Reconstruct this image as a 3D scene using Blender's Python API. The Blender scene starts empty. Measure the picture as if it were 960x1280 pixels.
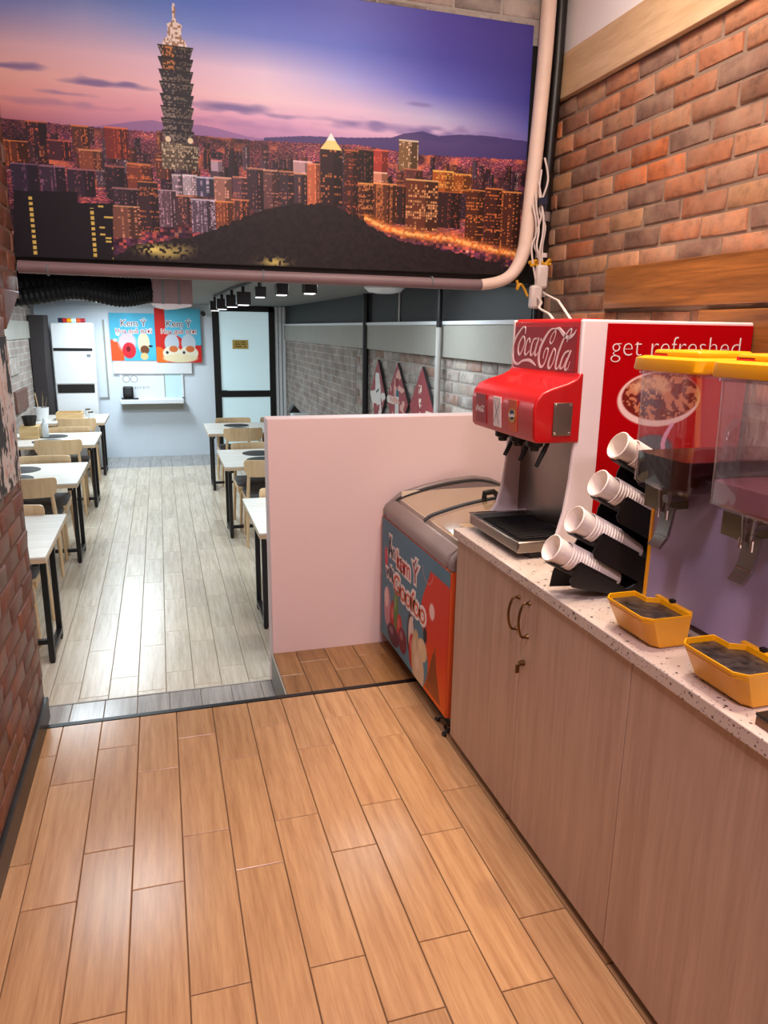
import bpy, math, random
import numpy as np
from mathutils import Matrix, Vector
random.seed(7)
SC = bpy.context.scene
COL = SC.collection
PI = math.pi

# ------------------------------------------------------------------ camera
def camera():
    yaw, pitch, roll = math.radians(16.91), math.radians(14.01), math.radians(.853)
    cy, sy, cp, sp = math.cos(yaw), math.sin(yaw), math.cos(pitch), math.sin(pitch)
    F = Vector((sy*cp, cy*cp, -sp)); Rt = Vector((cy, -sy, 0)); U = Rt.cross(F)
    c, s = math.cos(roll), math.sin(roll)
    R2 = Rt*c+U*s; U2 = -Rt*s+U*c
    cd = bpy.data.cameras.new('camera'); cd.sensor_fit = 'VERTICAL'; cd.sensor_height = 36
    cd.lens = 912.9/1280*36; cd.clip_start = .02
    o = bpy.data.objects.new('camera', cd); COL.objects.link(o)
    m = Matrix((R2, U2, -F)).transposed().to_4x4(); m.translation = (0, 0, 1.54)
    o.matrix_world = m
    SC.camera = o
camera()

# ------------------------------------------------------------------ light and exposure
SC.view_settings.view_transform = 'Standard'; SC.view_settings.look = 'None'
SC.view_settings.gamma = 1; SC.view_settings.use_curve_mapping = False
SC.view_settings.exposure = 0.0
W = bpy.data.worlds.new('World'); SC.world = W; W.use_nodes = True
W.node_tree.nodes['Background'].inputs[0].default_value = (.5, .45, .45, 1)
W.node_tree.nodes['Background'].inputs[1].default_value = .05
WARM = (1, .82, .69); PINK = (1, .81, .90); COOL = (.80, .93, 1.0)
def area(name, loc, size, power, color, rot=(0, 0, 0), size_y=None, spread=180):
    l = bpy.data.lights.new(name, 'AREA'); l.energy = power; l.color = color; l.size = size
    l.spread = math.radians(spread)
    if size_y: l.shape = 'RECTANGLE'; l.size_y = size_y
    o = bpy.data.objects.new(name, l); COL.objects.link(o); o.location = loc; o.rotation_euler = rot
    return o
def spot(name, loc, target, power, color, angle=80, blend=.6, radius=.03):
    l = bpy.data.lights.new(name, 'SPOT'); l.energy = power; l.color = color
    l.spot_size = math.radians(angle); l.spot_blend = blend; l.shadow_soft_size = radius
    o = bpy.data.objects.new(name, l); COL.objects.link(o); o.location = loc
    o.rotation_euler = (Vector(target)-Vector(loc)).to_track_quat('-Z', 'Y').to_euler()
    return o
CEIL = 3.25; DF = -.32; DC = 1.85; YB = 11.18; XR = 1.82; XL = -.516; XDL = -1.60; YM = 3.30
FRONT_LAMPS = [(.35, -.9, 46, PINK), (-.05, .7, 22, PINK), (.85, 1.35, 34, WARM), (1.15, 2.2, 22, WARM)]
for x, y, p, c_ in FRONT_LAMPS:
    area('lamp_light', (x, y, CEIL-.035), .26, p, c_)
COUNTER_SPOTS = [((1.30, .80, CEIL-.17), (1.10, 1.15, .85)), ((1.30, 1.75, CEIL-.17), (1.35, 2.0, .85)), ((1.15, 2.35, CEIL-.17), (1.55, 2.6, .8))]
for a, b in COUNTER_SPOTS:
    spot('spot_light', a, b, 82, (1, .78, .56), 50, .7, .03)
DINING_FILL = [(-.35, 4.0, 9), (1.2, 4.3, 11), (-.85, 6.6, 24), (-.65, 8.6, 34), (-.45, 10.15, 36)]  # cool fill lights added out of sight to brighten the dining room
for x, y, p in DINING_FILL:
    area('fill_light', (x, y, DC-.03), .56, p, COOL)

# ------------------------------------------------------------------ materials
def lin(c):
    return tuple((x/12.92 if x <= .04045 else ((x+.055)/1.055)**2.4) for x in (v/255 for v in c))
def newmat(name):
    m = bpy.data.materials.new(name); m.use_nodes = True
    nt = m.node_tree; b = nt.nodes['Principled BSDF']
    return m, nt, b
def ramp(nt, stops, interp='LINEAR'):
    r = nt.nodes.new('ShaderNodeValToRGB'); r.color_ramp.interpolation = interp
    e = r.color_ramp.elements
    while len(e) < len(stops): e.new(.5)
    for i, (p, c) in enumerate(stops):
        e[i].position = p; e[i].color = (*c, 1)
    return r
def plain(name, rgb, rough=.5, metal=0, var=.06, scale=8, bump=0, coat=0, spec=.5):
    """a colour with a little procedural mottling"""
    m, nt, b = newmat(name); c = lin(rgb)
    tc = nt.nodes.new('ShaderNodeTexCoord'); n = nt.nodes.new('ShaderNodeTexNoise')
    n.inputs['Scale'].default_value = scale; n.inputs['Detail'].default_value = 4
    nt.links.new(tc.outputs['Object'], n.inputs['Vector'])
    r = ramp(nt, [(.3, tuple(x*(1-var) for x in c)), (.7, tuple(min(1, x*(1+var)) for x in c))])
    nt.links.new(n.outputs['Fac'], r.inputs['Fac']); nt.links.new(r.outputs['Color'], b.inputs['Base Color'])
    b.inputs['Roughness'].default_value = rough; b.inputs['Metallic'].default_value = metal
    b.inputs['Coat Weight'].default_value = coat; b.inputs['Specular IOR Level'].default_value = spec
    if bump:
        bp = nt.nodes.new('ShaderNodeBump'); bp.inputs['Strength'].default_value = bump; bp.inputs['Distance'].default_value = .003
        nt.links.new(n.outputs['Fac'], bp.inputs['Height']); nt.links.new(bp.outputs['Normal'], b.inputs['Normal'])
    return m
def wood(name, dark, light, axis, rough=.4, stretch=18, scale=2.2, rnd=.25, bump=.05, rings=0, spec=.5):
    """wood grain stretched along an axis, shifted and toned piece by piece"""
    m, nt, b = newmat(name); L = nt.links
    tc = nt.nodes.new('ShaderNodeTexCoord'); oi = nt.nodes.new('ShaderNodeObjectInfo')
    mp = nt.nodes.new('ShaderNodeMapping'); s = [stretch]*3; s[axis] = 1.2; mp.inputs['Scale'].default_value = s
    add = nt.nodes.new('ShaderNodeVectorMath'); add.operation = 'MULTIPLY_ADD'
    cx = nt.nodes.new('ShaderNodeCombineXYZ')
    for i in range(3): L.new(oi.outputs['Random'], cx.inputs[i])
    L.new(cx.outputs[0], add.inputs[0]); add.inputs[1].default_value = (37, 61, 23)
    L.new(tc.outputs['Object'], add.inputs[2]); L.new(add.outputs[0], mp.inputs['Vector'])
    n = nt.nodes.new('ShaderNodeTexNoise'); n.inputs['Scale'].default_value = scale; n.inputs['Detail'].default_value = 8
    n.inputs['Roughness'].default_value = .62; n.inputs['Distortion'].default_value = rings
    L.new(mp.outputs[0], n.inputs['Vector'])
    n2 = nt.nodes.new('ShaderNodeTexNoise'); n2.inputs['Scale'].default_value = scale*5; n2.inputs['Detail'].default_value = 3
    L.new(mp.outputs[0], n2.inputs['Vector'])
    mx = nt.nodes.new('ShaderNodeMath'); mx.operation = 'MULTIPLY_ADD'; mx.inputs[1].default_value = .35
    L.new(n2.outputs['Fac'], mx.inputs[0]); L.new(n.outputs['Fac'], mx.inputs[2])
    r = ramp(nt, [(.45, lin(dark)), (.85, lin(light))]); L.new(mx.outputs[0], r.inputs['Fac'])
    hs = nt.nodes.new('ShaderNodeHueSaturation'); mr = nt.nodes.new('ShaderNodeMapRange')
    mr.inputs['To Min'].default_value = 1-rnd/2; mr.inputs['To Max'].default_value = 1+rnd/2
    L.new(oi.outputs['Random'], mr.inputs['Value']); L.new(mr.outputs[0], hs.inputs['Value']); L.new(r.outputs['Color'], hs.inputs['Color'])
    L.new(hs.outputs[0], b.inputs['Base Color']); b.inputs['Roughness'].default_value = rough; b.inputs['Specular IOR Level'].default_value = spec
    bp = nt.nodes.new('ShaderNodeBump'); bp.inputs['Strength'].default_value = bump; bp.inputs['Distance'].default_value = .002
    L.new(n.outputs['Fac'], bp.inputs['Height']); L.new(bp.outputs['Normal'], b.inputs['Normal'])
    return m
def brickmat(name, cols, rough=.8, smear=None):
    """each brick takes its own tone from a ramp, with mottling and a rough face"""
    m, nt, b = newmat(name); L = nt.links
    oi = nt.nodes.new('ShaderNodeObjectInfo'); tc = nt.nodes.new('ShaderNodeTexCoord')
    k = len(cols); r = ramp(nt, [(i/k, lin(c)) for i, c in enumerate(cols)], 'CONSTANT')
    L.new(oi.outputs['Random'], r.inputs['Fac'])
    ad = nt.nodes.new('ShaderNodeVectorMath'); ad.operation = 'ADD'
    L.new(tc.outputs['Object'], ad.inputs[0]); L.new(oi.outputs['Location'], ad.inputs[1])
    n = nt.nodes.new('ShaderNodeTexNoise'); n.inputs['Scale'].default_value = 17; n.inputs['Detail'].default_value = 8; n.inputs['Roughness'].default_value = .72
    L.new(ad.outputs[0], n.inputs['Vector'])
    r2 = ramp(nt, [(.28, (.45, .42, .42)), (.48, (.95, .95, .95)), (.75, (1.35, 1.22, 1.08))]); L.new(n.outputs['Fac'], r2.inputs['Fac'])
    mx = nt.nodes.new('ShaderNodeMix'); mx.data_type = 'RGBA'; mx.blend_type = 'MULTIPLY'; mx.inputs[0].default_value = 1
    L.new(r.outputs[0], mx.inputs[6]); L.new(r2.outputs[0], mx.inputs[7])
    out = mx.outputs[2]
    if smear:      # mortar haze or whitewash rubbed over the faces
        n3 = nt.nodes.new('ShaderNodeTexNoise'); n3.inputs['Scale'].default_value = 9; n3.inputs['Detail'].default_value = 5
        L.new(ad.outputs[0], n3.inputs['Vector'])
        r3 = ramp(nt, [(.45, (0, 0, 0)), (.7, (1, 1, 1))]); L.new(n3.outputs['Fac'], r3.inputs['Fac'])
        ml = nt.nodes.new('ShaderNodeMath'); ml.operation = 'MULTIPLY'; ml.inputs[1].default_value = smear[1]; L.new(r3.outputs[0], ml.inputs[0])
        m2 = nt.nodes.new('ShaderNodeMix'); m2.data_type = 'RGBA'; L.new(ml.outputs[0], m2.inputs[0]); L.new(out, m2.inputs[6]); m2.inputs[7].default_value = (*lin(smear[0]), 1)
        out = m2.outputs[2]
    L.new(out, b.inputs['Base Color']); b.inputs['Roughness'].default_value = rough
    bp = nt.nodes.new('ShaderNodeBump'); bp.inputs['Strength'].default_value = .8; bp.inputs['Distance'].default_value = .006
    L.new(n.outputs['Fac'], bp.inputs['Height']); L.new(bp.outputs['Normal'], b.inputs['Normal'])
    return m
def terrazzo():
    m, nt, b = newmat('terrazzo'); L = nt.links
    tc = nt.nodes.new('ShaderNodeTexCoord'); base = None
    prev = None
    for sc_, th, col in ((110, .20, (130, 108, 104)), (60, .17, (92, 72, 72)), (38, .13, (58, 46, 48))):
        v = nt.nodes.new('ShaderNodeTexVoronoi'); v.inputs['Scale'].default_value = sc_; v.inputs['Randomness'].default_value = 1
        L.new(tc.outputs['Object'], v.inputs['Vector'])
        r = ramp(nt, [(0, (1, 1, 1)), (th, (1, 1, 1)), (th+.04, (0, 0, 0))]); L.new(v.outputs['Distance'], r.inputs['Fac'])
        w = nt.nodes.new('ShaderNodeSeparateColor'); L.new(v.outputs['Color'], w.inputs[0])
        g = nt.nodes.new('ShaderNodeMath'); g.operation = 'GREATER_THAN'; g.inputs[1].default_value = .55; L.new(w.outputs[0], g.inputs[0])
        ml = nt.nodes.new('ShaderNodeMath'); ml.operation = 'MULTIPLY'; L.new(g.outputs[0], ml.inputs[0]); L.new(r.outputs[0], ml.inputs[1])
        mx = nt.nodes.new('ShaderNodeMix'); mx.data_type = 'RGBA'; L.new(ml.outputs[0], mx.inputs[0])
        if prev is None: mx.inputs[6].default_value = (*lin((206, 190, 178)), 1)
        else: L.new(prev, mx.inputs[6])
        mx.inputs[7].default_value = (*lin(col), 1); prev = mx.outputs[2]
    L.new(prev, b.inputs['Base Color']); b.inputs['Roughness'].default_value = .3
    return m
def clear(name, tint, gloss=.12, rough=.04, edge=.35, top=.75):
    """thin clear sheet: tinted see-through with a mirror sheen that grows at grazing angles"""
    m = bpy.data.materials.new(name); m.use_nodes = True; nt = m.node_tree; L = nt.links
    nt.nodes.remove(nt.nodes['Principled BSDF']); o = nt.nodes['Material Output']
    t = nt.nodes.new('ShaderNodeBsdfTransparent'); t.inputs[0].default_value = (*tint, 1)
    g = nt.nodes.new('ShaderNodeBsdfGlossy'); g.inputs['Roughness'].default_value = rough
    lw = nt.nodes.new('ShaderNodeLayerWeight'); lw.inputs[0].default_value = edge
    mr = nt.nodes.new('ShaderNodeMapRange'); mr.inputs['To Min'].default_value = gloss; mr.inputs['To Max'].default_value = top
    L.new(lw.outputs['Facing'], mr.inputs['Value'])
    mx = nt.nodes.new('ShaderNodeMixShader'); L.new(mr.outputs[0], mx.inputs[0]); L.new(t.outputs[0], mx.inputs[1]); L.new(g.outputs[0], mx.inputs[2])
    L.new(mx.outputs[0], o.inputs['Surface'])
    return m
def glow(name, rgb, strength):
    m, nt, b = newmat(name); b.inputs['Emission Color'].default_value = (*rgb, 1); b.inputs['Emission Strength'].default_value = strength
    return m
def printmat(name, rough=.45, spec=.4):
    """flat print: the ink colours stored on the sheet"""
    m, nt, b = newmat(name); a = nt.nodes.new('ShaderNodeAttribute'); a.attribute_name = 'ink'
    nt.links.new(a.outputs['Color'], b.inputs['Base Color']); b.inputs['Roughness'].default_value = rough; b.inputs['Specular IOR Level'].default_value = spec
    return m
def texbrick(name, c1, c2, mortar, axes):
    """courses too far away to build singly"""
    m, nt, b = newmat(name); L = nt.links
    tc = nt.nodes.new('ShaderNodeTexCoord'); sx = nt.nodes.new('ShaderNodeSeparateXYZ'); cx = nt.nodes.new('ShaderNodeCombineXYZ')
    L.new(tc.outputs['Object'], sx.inputs[0]); L.new(sx.outputs[axes[0]], cx.inputs[0]); L.new(sx.outputs[axes[1]], cx.inputs[1])
    bt = nt.nodes.new('ShaderNodeTexBrick'); L.new(cx.outputs[0], bt.inputs['Vector'])
    bt.inputs['Color1'].default_value = (*lin(c1), 1); bt.inputs['Color2'].default_value = (*lin(c2), 1); bt.inputs['Mortar'].default_value = (*lin(mortar), 1)
    bt.inputs['Scale'].default_value = 1; bt.inputs['Mortar Size'].default_value = .006; bt.inputs['Brick Width'].default_value = .225; bt.inputs['Row Height'].default_value = .077
    n = nt.nodes.new('ShaderNodeTexNoise'); n.inputs['Scale'].default_value = 6; n.inputs['Detail'].default_value = 6; L.new(tc.outputs['Object'], n.inputs['Vector'])
    r = ramp(nt, [(.35, (.7, .7, .7)), (.7, (1.2, 1.2, 1.2))]); L.new(n.outputs['Fac'], r.inputs['Fac'])
    mx = nt.nodes.new('ShaderNodeMix'); mx.data_type = 'RGBA'; mx.blend_type = 'MULTIPLY'; mx.inputs[0].default_value = 1
    L.new(bt.outputs['Color'], mx.inputs[6]); L.new(r.outputs[0], mx.inputs[7]); L.new(mx.outputs[2], b.inputs['Base Color']); b.inputs['Roughness'].default_value = .8
    bp = nt.nodes.new('ShaderNodeBump'); bp.inputs['Strength'].default_value = .6; bp.inputs['Distance'].default_value = .004; bp.invert = True
    L.new(bt.outputs['Fac'], bp.inputs['Height']); L.new(bp.outputs['Normal'], b.inputs['Normal'])
    return m

M = {}
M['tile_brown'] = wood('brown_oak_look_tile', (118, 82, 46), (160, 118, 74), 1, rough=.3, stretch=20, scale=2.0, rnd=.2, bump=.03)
M['tile'] = wood('oak_look_tile', (164, 120, 82), (196, 154, 110), 1, rough=.23, stretch=20, scale=2.0, rnd=.16, bump=.03)
M['tile_dining'] = wood('pale_oak_look_tile', (186, 170, 148), (218, 206, 188), 1, rough=.26, stretch=20, scale=2.0, rnd=.14, bump=.03)
M['tile_step'] = wood('grey_oak_look_tile', (140, 137, 133), (176, 173, 169), 1, rough=.2, stretch=20, scale=2.0, rnd=.14, bump=.03)
M['grout'] = plain('grout', (104, 78, 58), .9)
M['grout_pale'] = plain('grout_pale', (140, 128, 112), .9)
M['brick'] = brickmat('red_brick', [(164, 104, 74), (172, 114, 82), (150, 94, 70), (178, 122, 88), (142, 98, 76), (168, 108, 76), (122, 90, 76), (176, 126, 94), (158, 112, 86), (186, 106, 62), (130, 92, 72), (162, 118, 84)], .85, ((168, 136, 112), .55))
M['mortar'] = plain('mortar', (138, 114, 97), .95, bump=.5, scale=60)
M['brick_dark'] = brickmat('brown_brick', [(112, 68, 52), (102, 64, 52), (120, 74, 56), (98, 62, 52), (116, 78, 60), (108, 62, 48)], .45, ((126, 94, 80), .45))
M['mortar_dark'] = plain('mortar_dark', (106, 80, 68), .95, bump=.5, scale=60)
M['brick_grey'] = brickmat('whitewashed_brick', [(168, 158, 150), (150, 140, 134), (184, 176, 168), (146, 124, 114), (172, 160, 154), (140, 132, 128), (156, 128, 116)], .85, ((200, 196, 192), .5))
M['mortar_grey'] = plain('mortar_grey', (172, 166, 160), .95, bump=.5, scale=60)
M['brick_far'] = texbrick('far_whitewashed_brick', (160, 150, 144), (144, 126, 118), (176, 170, 164), (1, 2))
M['plaster'] = plain('white_plaster', (244, 238, 238), .7, var=.02, scale=3)
M['plaster_dining'] = plain('white_wall_paint', (222, 232, 242), .6, var=.02, scale=2)
M['partition'] = plain('partition_paint', (236, 211, 210), .55, var=.02, scale=2)
M['ceiling'] = plain('ceiling_paint', (200, 196, 192), .8, var=.02)
M['ceiling_dining'] = plain('grey_ceiling_paint', (120, 122, 122), .8, var=.04)
M['black_wall'] = plain('black_wall_paint', (30, 30, 32), .6, var=.1, scale=3)
M['black'] = plain('black_paint', (22, 21, 21), .5, var=.1)
M['black_metal'] = plain('black_powder_coat', (20, 20, 22), .4, var=.1)
M['black_plastic'] = plain('black_plastic', (16, 13, 13), .42, var=.1)
M['grey_board'] = plain('grey_wall_board', (160, 158, 150), .6, var=.05, scale=3)
M['oak_light'] = wood('light_oak_board', (186, 150, 112), (218, 186, 148), 1, .5, 14, 1.6, .05)
M['oak_dark'] = wood('honey_oak_board', (92, 54, 24), (150, 94, 46), 1, .35, 26, 1.2, .1, rings=.9)
M['stone_base'] = plain('black_stone', (38, 34, 34), .35, var=.3, scale=20)
M['cabinet'] = wood('cabinet_laminate', (174, 144, 124), (198, 168, 147), 2, .5, 22, 1.3, .03)
M['cabinet_in'] = plain('cabinet_carcass', (120, 88, 68), .6)
M['terrazzo'] = terrazzo()
M['brass'] = plain('brass', (120, 92, 60), .35, 1)
M['chrome'] = plain('chrome', (205, 200, 196), .15, 1)
M['steel'] = plain('brushed_steel', (150, 140, 132), .3, 1, var=.12, scale=5)
M['red'] = plain('red_enamel', (186, 8, 14), .3, var=.04, coat=.15)
M['red_flat'] = plain('red_print', (180, 2, 12), .6, var=.03, spec=.08)
M['red_sign'] = plain('dark_red_print', (152, 4, 22), .4, var=.03)
M['white_plastic'] = plain('white_plastic', (236, 222, 222), .4, var=.02)
M['white_ink'] = plain('white_ink', (240, 228, 226), .5, var=.01)
M['pipe'] = plain('white_pipe_wrap', (230, 206, 190), .55, var=.05, scale=12, bump=.2)
M['pipe_mauve'] = plain('mauve_pipe_wrap', (126, 106, 110), .5, var=.06, scale=12, bump=.2)
M['pipe_grey'] = plain('grey_pipe', (178, 176, 172), .5)
M['yellow'] = plain('yellow_plastic', (244, 172, 2), .35, var=.04, coat=.2)
M['lilac_metal'] = plain('grey_lilac_panel', (160, 148, 184), .35, .0, var=.08, scale=3)
M['olive'] = plain('olive_plastic', (96, 90, 66), .5)
M['bowl'] = clear('clear_bowl', (.94, .90, .92), .05, .03, .25, .6)
M['glass'] = clear('lid_glass', (.97, .95, .92), .10, .10, .3, .5)
M['syrup'] = plain('dark_syrup', (48, 14, 12), .12, var=.05)
M['lemonade'] = plain('pale_pink_drink', (150, 108, 120), .15, var=.05)
M['grey_plastic'] = plain('grey_freezer_trim', (132, 118, 116), .38, var=.04)
M['liner'] = plain('freezer_liner', (222, 206, 186), .5)
M['carton'] = plain('carton', (226, 196, 150), .6)
M['paper'] = plain('paper_cup', (240, 228, 220), .6, var=.01)
M['table_top'] = wood('white_ash_table_top', (214, 208, 198), (238, 234, 226), 0, .35, 16, 2, .04)
M['table_edge'] = wood('table_edge', (196, 168, 136), (216, 192, 160), 0, .45, 16, 2, .04)
M['chair_wood'] = wood('chair_beech', (206, 172, 128), (228, 198, 158), 2, .42, 10, 2, .05)
M['cushion'] = plain('grey_cushion', (92, 90, 92), .85, var=.1, scale=40)
M['mat_black'] = plain('black_placemat', (40, 40, 42), .6)
M['white_gloss'] = plain('white_enamel', (228, 232, 236), .3, var=.01)
M['frost'] = plain('frosted_glass', (206, 236, 242), .25, var=.02)
M['frost_lit'] = plain('frosted_glass_lit_from_behind', (206, 236, 242), .25, var=.02)
_b = M['frost_lit'].node_tree.nodes['Principled BSDF']; _b.inputs['Emission Color'].default_value = (.72, .93, 1, 1); _b.inputs['Emission Strength'].default_value = .30
M['gold'] = plain('gold_plate', (196, 160, 80), .4, .3)
M['duct'] = plain('black_duct_foil', (12, 12, 13), .55, .0, var=.2, scale=20, bump=.3, spec=.25)
M['foil_box'] = plain('pinkish_duct_wrap', (140, 110, 108), .5, var=.08, bump=.2, scale=14)
M['paint_curtain'] = plain('dark_curtain', (52, 46, 48), .8)
M['print'] = printmat('poster_ink', .5, .2)
M['print_matt'] = printmat('matt_sheet_ink', .6, .06)
M['print_canvas'] = printmat('canvas_ink', .42, .3)
M['ink_red'] = plain('red_ink', (200, 40, 36), .5)
M['ink_dark'] = plain('dark_ink', (34, 40, 66), .5)
M['ink_grey'] = plain('grey_ink', (110, 116, 120), .5)
M['ink_orange'] = plain('orange_ink', (206, 84, 36), .5)
M['ink_darkred'] = plain('crimson_ink', (150, 22, 40), .45)
M['lamp_white'] = glow('lamp_diffuser', (1, .9, .8), 3)
M['lamp_cool'] = glow('panel_diffuser', (.95, .98, 1), 3)
M['cable_white'] = plain('white_cable', (220, 206, 200), .5)
M['cable_yellow'] = plain('yellow_tie', (206, 150, 24), .5)
M['wood_box'] = wood('box_wood', (196, 160, 108), (222, 190, 140), 0, .5, 12, 2, .05)
M['bottle'] = plain('pale_bottle', (214, 222, 226), .3)
M['coin'] = plain('dull_grille', (86, 78, 72), .28, .6, var=.75, scale=45, bump=.8)

# ------------------------------------------------------------------ mesh helpers
class MB:
    def __init__(s): s.v = []; s.f = []
    def add(s, vs, fs):
        k = len(s.v); s.v += [tuple(p) for p in vs]; s.f += [tuple(i+k for i in f) for f in fs]; return s
    def box(s, x0, x1, y0, y1, z0, z1):
        return s.add([(x0,y0,z0),(x1,y0,z0),(x1,y1,z0),(x0,y1,z0),(x0,y0,z1),(x1,y0,z1),(x1,y1,z1),(x0,y1,z1)],
                     [(0,3,2,1),(4,5,6,7),(0,1,5,4),(1,2,6,5),(2,3,7,6),(3,0,4,7)])
    def ring(s, c, a, b, r, n):
        return [Vector(c)+a*(math.cos(2*PI*i/n)*r)+b*(math.sin(2*PI*i/n)*r) for i in range(n)]
    def cyl(s, p0, p1, r0, r1=None, n=12, caps=True):
        if r1 is None: r1 = r0
        p0 = Vector(p0); p1 = Vector(p1); d = (p1-p0).normalized()
        a = d.orthogonal().normalized(); b = d.cross(a)
        vs = s.ring(p0, a, b, r0, n)+s.ring(p1, a, b, r1, n)
        fs = [(i, (i+1) % n, n+(i+1) % n, n+i) for i in range(n)]
        if caps: fs += [tuple(range(n-1, -1, -1)), tuple(range(n, 2*n))]
        return s.add(vs, fs)
    def tube(s, pts, r, n=8, caps=True):
        pts = [Vector(p) for p in pts]; m = len(pts); rs = r if isinstance(r, (list, tuple)) else [r]*m
        vs = []; a = None
        for i, p in enumerate(pts):
            d = (pts[min(i+1, m-1)]-pts[max(i-1, 0)]).normalized()
            if a is None: a = d.orthogonal().normalized()
            a = (a-d*a.dot(d)).normalized(); b = d.cross(a)
            vs += s.ring(p, a, b, rs[i], n)
        fs = [(k*n+i, k*n+(i+1) % n, (k+1)*n+(i+1) % n, (k+1)*n+i) for k in range(m-1) for i in range(n)]
        if caps: fs += [tuple(range(n-1, -1, -1)), tuple(range((m-1)*n, m*n))]
        return s.add(vs, fs)
    def lathe(s, prof, c, axis=(0, 0, 1), n=20, closed=False):
        """prof: (radius, distance along axis)"""
        d = Vector(axis).normalized(); a = d.orthogonal().normalized(); b = d.cross(a); c = Vector(c); vs = []
        for r, h in prof: vs += s.ring(c+d*h, a, b, max(r, 1e-5), n)
        m = len(prof)
        fs = [(k*n+i, k*n+(i+1) % n, (k+1)*n+(i+1) % n, (k+1)*n+i) for k in range(m-1) for i in range(n)]
        if closed: fs += [((m-1)*n+i, (m-1)*n+(i+1) % n, (i+1) % n, i) for i in range(n)]
        else: fs += [tuple(range(n-1, -1, -1)), tuple(range((m-1)*n, m*n))]
        return s.add(vs, fs)
    def prism(s, poly, axis, a0, a1):
        """polygon in the plane across axis, extruded along it. axis 0: (y,z) 1: (x,z) 2: (x,y)"""
        def P(p, a):
            return (a, p[0], p[1]) if axis == 0 else (p[0], a, p[1]) if axis == 1 else (p[0], p[1], a)
        n = len(poly); ar = sum(poly[i][0]*poly[(i+1) % n][1]-poly[(i+1) % n][0]*poly[i][1] for i in range(n))
        pl = poly if (ar > 0) != (axis == 1) else poly[::-1]
        vs = [P(p, a0) for p in pl]+[P(p, a1) for p in pl]
        fs = [tuple(range(n-1, -1, -1)), tuple(range(n, 2*n))]+[(i, (i+1) % n, n+(i+1) % n, n+i) for i in range(n)]
        return s.add(vs, fs)
    def sweep(s, prof_rows):
        """rows of points of equal length, skinned"""
        m = len(prof_rows); n = len(prof_rows[0]); vs = [p for r in prof_rows for p in r]
        return s.add(vs, [(k*n+i, k*n+i+1, (k+1)*n+i+1, (k+1)*n+i) for k in range(m-1) for i in range(n-1)])
ORG = {}
def mesh(name, v, f, mat=None, smooth=True, angle=38):
    me = bpy.data.meshes.new(name); me.from_pydata([tuple(p) for p in v], [], f); me.update()
    if mat: me.materials.append(M[mat] if isinstance(mat, str) else mat)
    if smooth:
        me.polygons.foreach_set('use_smooth', [True]*len(me.polygons)); me.set_sharp_from_angle(angle=math.radians(angle))
    return me
def link(name, me, parent=None, loc=(0, 0, 0)):
    o = bpy.data.objects.new(name, me); COL.objects.link(o); o.location = loc
    if parent: o.parent = parent
    return o
def build(name, mb, mat, parent=None, bevel=0, origin=None, seg=2, angle=38):
    v = np.array(mb.v, float)
    if parent is not None: org = ORG.get(parent, Vector((0, 0, 0)))
    elif origin is not None: org = Vector(origin)
    else:
        lo, hi = v.min(0), v.max(0); org = Vector(((lo[0]+hi[0])/2, (lo[1]+hi[1])/2, lo[2]))
    v = v-np.array(org)
    o = link(name, mesh(name, v, mb.f, mat, angle=angle), parent, (0, 0, 0) if parent else org)
    ORG[o] = org
    if bevel:
        b = o.modifiers.new('bevel', 'BEVEL'); b.width = bevel; b.segments = seg; b.limit_method = 'ANGLE'; b.angle_limit = math.radians(40)
    return o
def tag(o, label, cat, group=None, kind=None):
    o['label'] = label; o['category'] = cat
    if group: o['group'] = group
    if kind: o['kind'] = kind
    return o
def thing(name, label, cat, loc=(0, 0, 0), group=None, kind=None):
    o = bpy.data.objects.new(name, None); COL.objects.link(o); o.location = loc; o.empty_display_size = .1
    ORG[o] = Vector(loc)
    return tag(o, label, cat, group, kind)
def lab(o, label): o['label'] = label; return o
def struct(name, mb, mat, label, cat='wall', bevel=0):
    return tag(build(name, mb, mat, None, bevel), label, cat, kind='structure')
def dup(root, loc, rotz, label=None, group=None):
    r = root.copy(); COL.objects.link(r); r.location = loc; r.rotation_euler = (0, 0, rotz)
    if label: r['label'] = label
    if group: r['group'] = group
    for ch in list(root.children):
        c = ch.copy(); COL.objects.link(c); c.parent = r
        for g in list(ch.children):
            d = g.copy(); COL.objects.link(d); d.parent = c
    return r
def catmull(pts, sub=6):
    P = [np.array(p, float) for p in pts]; out = []
    for i in range(len(P)-1):
        p0 = P[max(i-1, 0)]; p1 = P[i]; p2 = P[i+1]; p3 = P[min(i+2, len(P)-1)]
        for k in range(sub):
            t = k/sub
            out.append(.5*((2*p1)+(-p0+p2)*t+(2*p0-5*p1+4*p2-p3)*t*t+(-p0+3*p1-3*p2+p3)*t**3))
    out.append(P[-1]); return out
def ribbon(mb, pts, frame, thick=.0012, sub=6):
    """a brush stroke of varying width: pts (a, b, width); frame maps (a, b, height) to 3D"""
    c = catmull(pts, sub); L = []; R = []
    for i, p in enumerate(c):
        d = c[min(i+1, len(c)-1)][:2]-c[max(i-1, 0)][:2]; n = np.linalg.norm(d) or 1; nx, ny = -d[1]/n, d[0]/n; w = max(p[2], .0004)/2
        L.append((p[0]+nx*w, p[1]+ny*w)); R.append((p[0]-nx*w, p[1]-ny*w))
    k = len(c); vs = [frame(a, b, thick) for a, b in L]+[frame(a, b, thick) for a, b in R]+[frame(a, b, 0) for a, b in L]+[frame(a, b, 0) for a, b in R]
    fs = []
    for i in range(k-1):
        fs += [(i, i+1, k+i+1, k+i), (2*k+i, i+0, i+1, 2*k+i+1)[::-1], (k+i, k+i+1, 3*k+i+1, 3*k+i)[::-1]]
    mb.add(vs, fs)
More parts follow.
